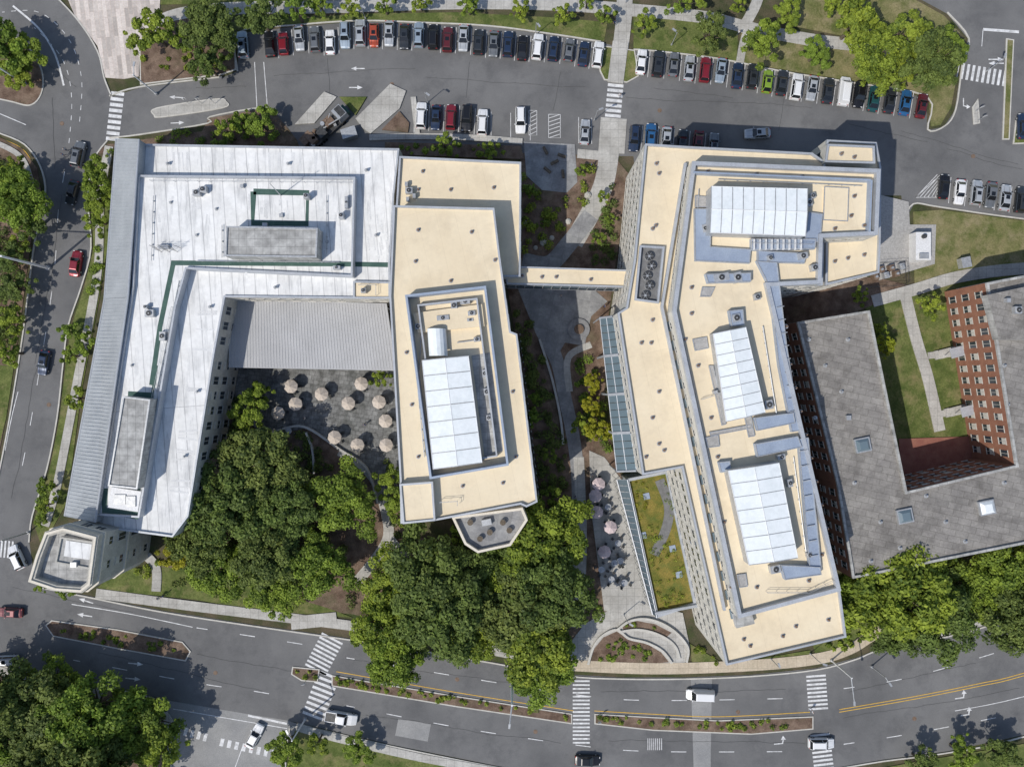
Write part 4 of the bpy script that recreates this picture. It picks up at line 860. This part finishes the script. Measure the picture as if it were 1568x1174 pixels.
b.box(*L(0,0),.7,9,2.4,.3,ca,'darkmetal');b.box(*L(3.4,0),1,2.0,2.3,1.6,ca,'metal',taper=.92);b.box(*L(3.6,0),2.61,1.2,1.9,.05,ca,'darkmetal');b.box(*L(0.9,.3),1,1.8,1.5,1.2,ca,'rust');b.box(*L(-1.4,-.3),1,1.6,1.6,1.0,ca,'darkmetal');b.box(*L(-3.4,.2),1,1.4,1.9,.9,ca,'rust')
for i in range(8): b.box(*L(-4+i*.9,(i%3-1)*.7),1,.5,.6,.5+(i%3)*.4,ca+i,('metal','darkmetal','rust')[i%3])
for u in (-3,-1.8,2.8):
    for v in(-1.2,1.2):
        a=L(u,v-.15);c=L(u,v+.15);b.tube((*a,.5),(*c,.5),.5,.5,'tyre',12)
b.tube((*L(-4,1),1.2),(*L(3,-1),2.6),.12,.12,'metal',6);b.tube((*L(-2,-1),1.2),(*L(2,1),2.3),.1,.1,'metal',6);b.cyl(*L(-.2,.6),1,2.4,.4,.4,10,'metal')
b.build('truck_body',E)
b=MB();x,y=P((523,170),2);b.box(x,y,.1,1.8,1.6,1.5,.8,'green',taper=1.08);b.build('dumpster');b=MB();x,y=P((470,213),1);b.box(x,y,.1,2.2,1.5,1.3,.8,'rust',taper=1.08);b.build('dumpster');b=MB();x,y=P((535,205),1);b.box(x,y,.1,2.6,1.7,1.5,.3,'metal',taper=1.05);b.build('dumpster')
b=MB()
for p in [(835,232),(860,240),(838,262),(862,268),(849,250)]:
    x,y=P(p);b.box(x,y,.15,1.5,.45,.45,random.random()*3,'wood')
b.build('garden_bench')
b=MB()
for p in [(805,342),(832,372),(900,300),(820,380),(845,365),(870,340),(640,888),(890,860)]:
    x,y=P(p);r=random.uniform(.4,.8);b.cyl(x,y,0,r*.6,r,r*.8,7,'stone');b.cyl(x,y,r*.6,r*.85,r*.8,r*.3,7,'stone')
b.build('boulders')
# people
def person_mesh(col,leg):
    J=[(0,0,.95),(0,0,1.2),(0,.02,1.42),(0,.03,1.52),(0,.04,1.66),(-.09,0,.92),(-.1,.2,.5),(-.1,.12,.08),(-.1,.26,.03),(.09,0,.92),(.1,.05,.5),(.1,-.28,.12),(.1,-.18,.03),(-.19,0,1.40),(-.25,-.08,1.12),(-.24,.05,.88),(.19,0,1.40),(.25,.05,1.12),(.24,.22,.92)]
    Ed=[(0,1),(1,2),(2,3),(3,4),(0,5),(5,6),(6,7),(7,8),(0,9),(9,10),(10,11),(11,12),(2,13),(13,14),(14,15),(2,16),(16,17),(17,18)]
    Rr=[.14,.14,.15,.06,.11,.09,.065,.045,.04,.09,.065,.045,.04,.07,.05,.04,.07,.05,.04]
    me=bpy.data.meshes.new('p');me.from_pydata(J,Ed,[]);o=bpy.data.objects.new('p',me);sc.collection.objects.link(o)
    m=o.modifiers.new('s','SKIN')
    for i,v in enumerate(me.skin_vertices[0].data): v.radius=(Rr[i],Rr[i]*.8);v.use_root=(i==0)
    s=o.modifiers.new('u','SUBSURF');s.levels=1
    dg=bpy.context.evaluated_depsgraph_get();out=bpy.data.meshes.new_from_object(o.evaluated_get(dg));bpy.data.objects.remove(o)
    out.materials.clear()
    for k in(col,leg,'skin','hair'): out.materials.append(M[k])
    for p in out.polygons:
        z=p.center.z;x=abs(p.center.x);p.material_index=3 if z>1.66 or(z>1.55 and p.center.y<.02) else 2 if z>1.45 or(x>.2 and z<1.2) else 0 if z>.95 else 1
    return out
M['skin']=surf('skin',(.35,.2,.13),(.4,.24,.16),3,.6);M['hair']=surf('hair',(.02,.015,.01),(.04,.03,.02),3,.6);M['shirt']=surf('shirt',(.5,.5,.52),(.6,.6,.62),3,.8);M['shirt2']=surf('shirt_blue',(.05,.1,.25),(.07,.13,.3),3,.8);M['jeans']=surf('jeans',(.03,.04,.07),(.05,.06,.1),3,.8)
pm=[person_mesh('shirt','jeans'),person_mesh('shirt2','jeans')]
for i,p in enumerate([(247,913),(254,910),(105,232),(102,240),(948,150),(880,760),(905,728),(925,470),(858,455),(720,1003),(1240,1085),(560,650),(470,640),(905,255),(1128,55),(940,40)]):
    x,y=P(p);inst('pedestrian',pm[i%2],x,y,.2 if i not in(2,3,4,10) else .06,random.random()*6)
# ---------------- light / camera
w=bpy.data.worlds.new('World');sc.world=w;w.use_nodes=True;nt=w.node_tree;sk=nt.nodes.new('ShaderNodeTexSky');sk.sky_type='NISHITA';sk.sun_disc=False
d=Vector((-.667,-.56,1)).normalized();el=math.asin(d.z);sk.sun_elevation=el;sk.sun_rotation=math.atan2(d.x,d.y);sk.air_density=1
bg=nt.nodes['Background'];nt.links.new(sk.outputs[0],bg.inputs[0]);bg.inputs[1].default_value=.13
s=bpy.data.lights.new('sun','SUN');s.energy=3.4;s.angle=math.radians(.5);s.color=(1,.955,.88);so=bpy.data.objects.new('sun',s);sc.collection.objects.link(so);so.rotation_euler=d.to_track_quat('Z','Y').to_euler()
cam=bpy.data.cameras.new('camera');cam.sensor_width=36;cam.lens=36*H/(1568*S);cam.clip_end=3000;co=bpy.data.objects.new('camera',cam);sc.collection.objects.link(co);co.location=(0,0,H);sc.camera=co
sc.view_settings.view_transform='Standard';sc.view_settings.look='None';sc.view_settings.exposure=0
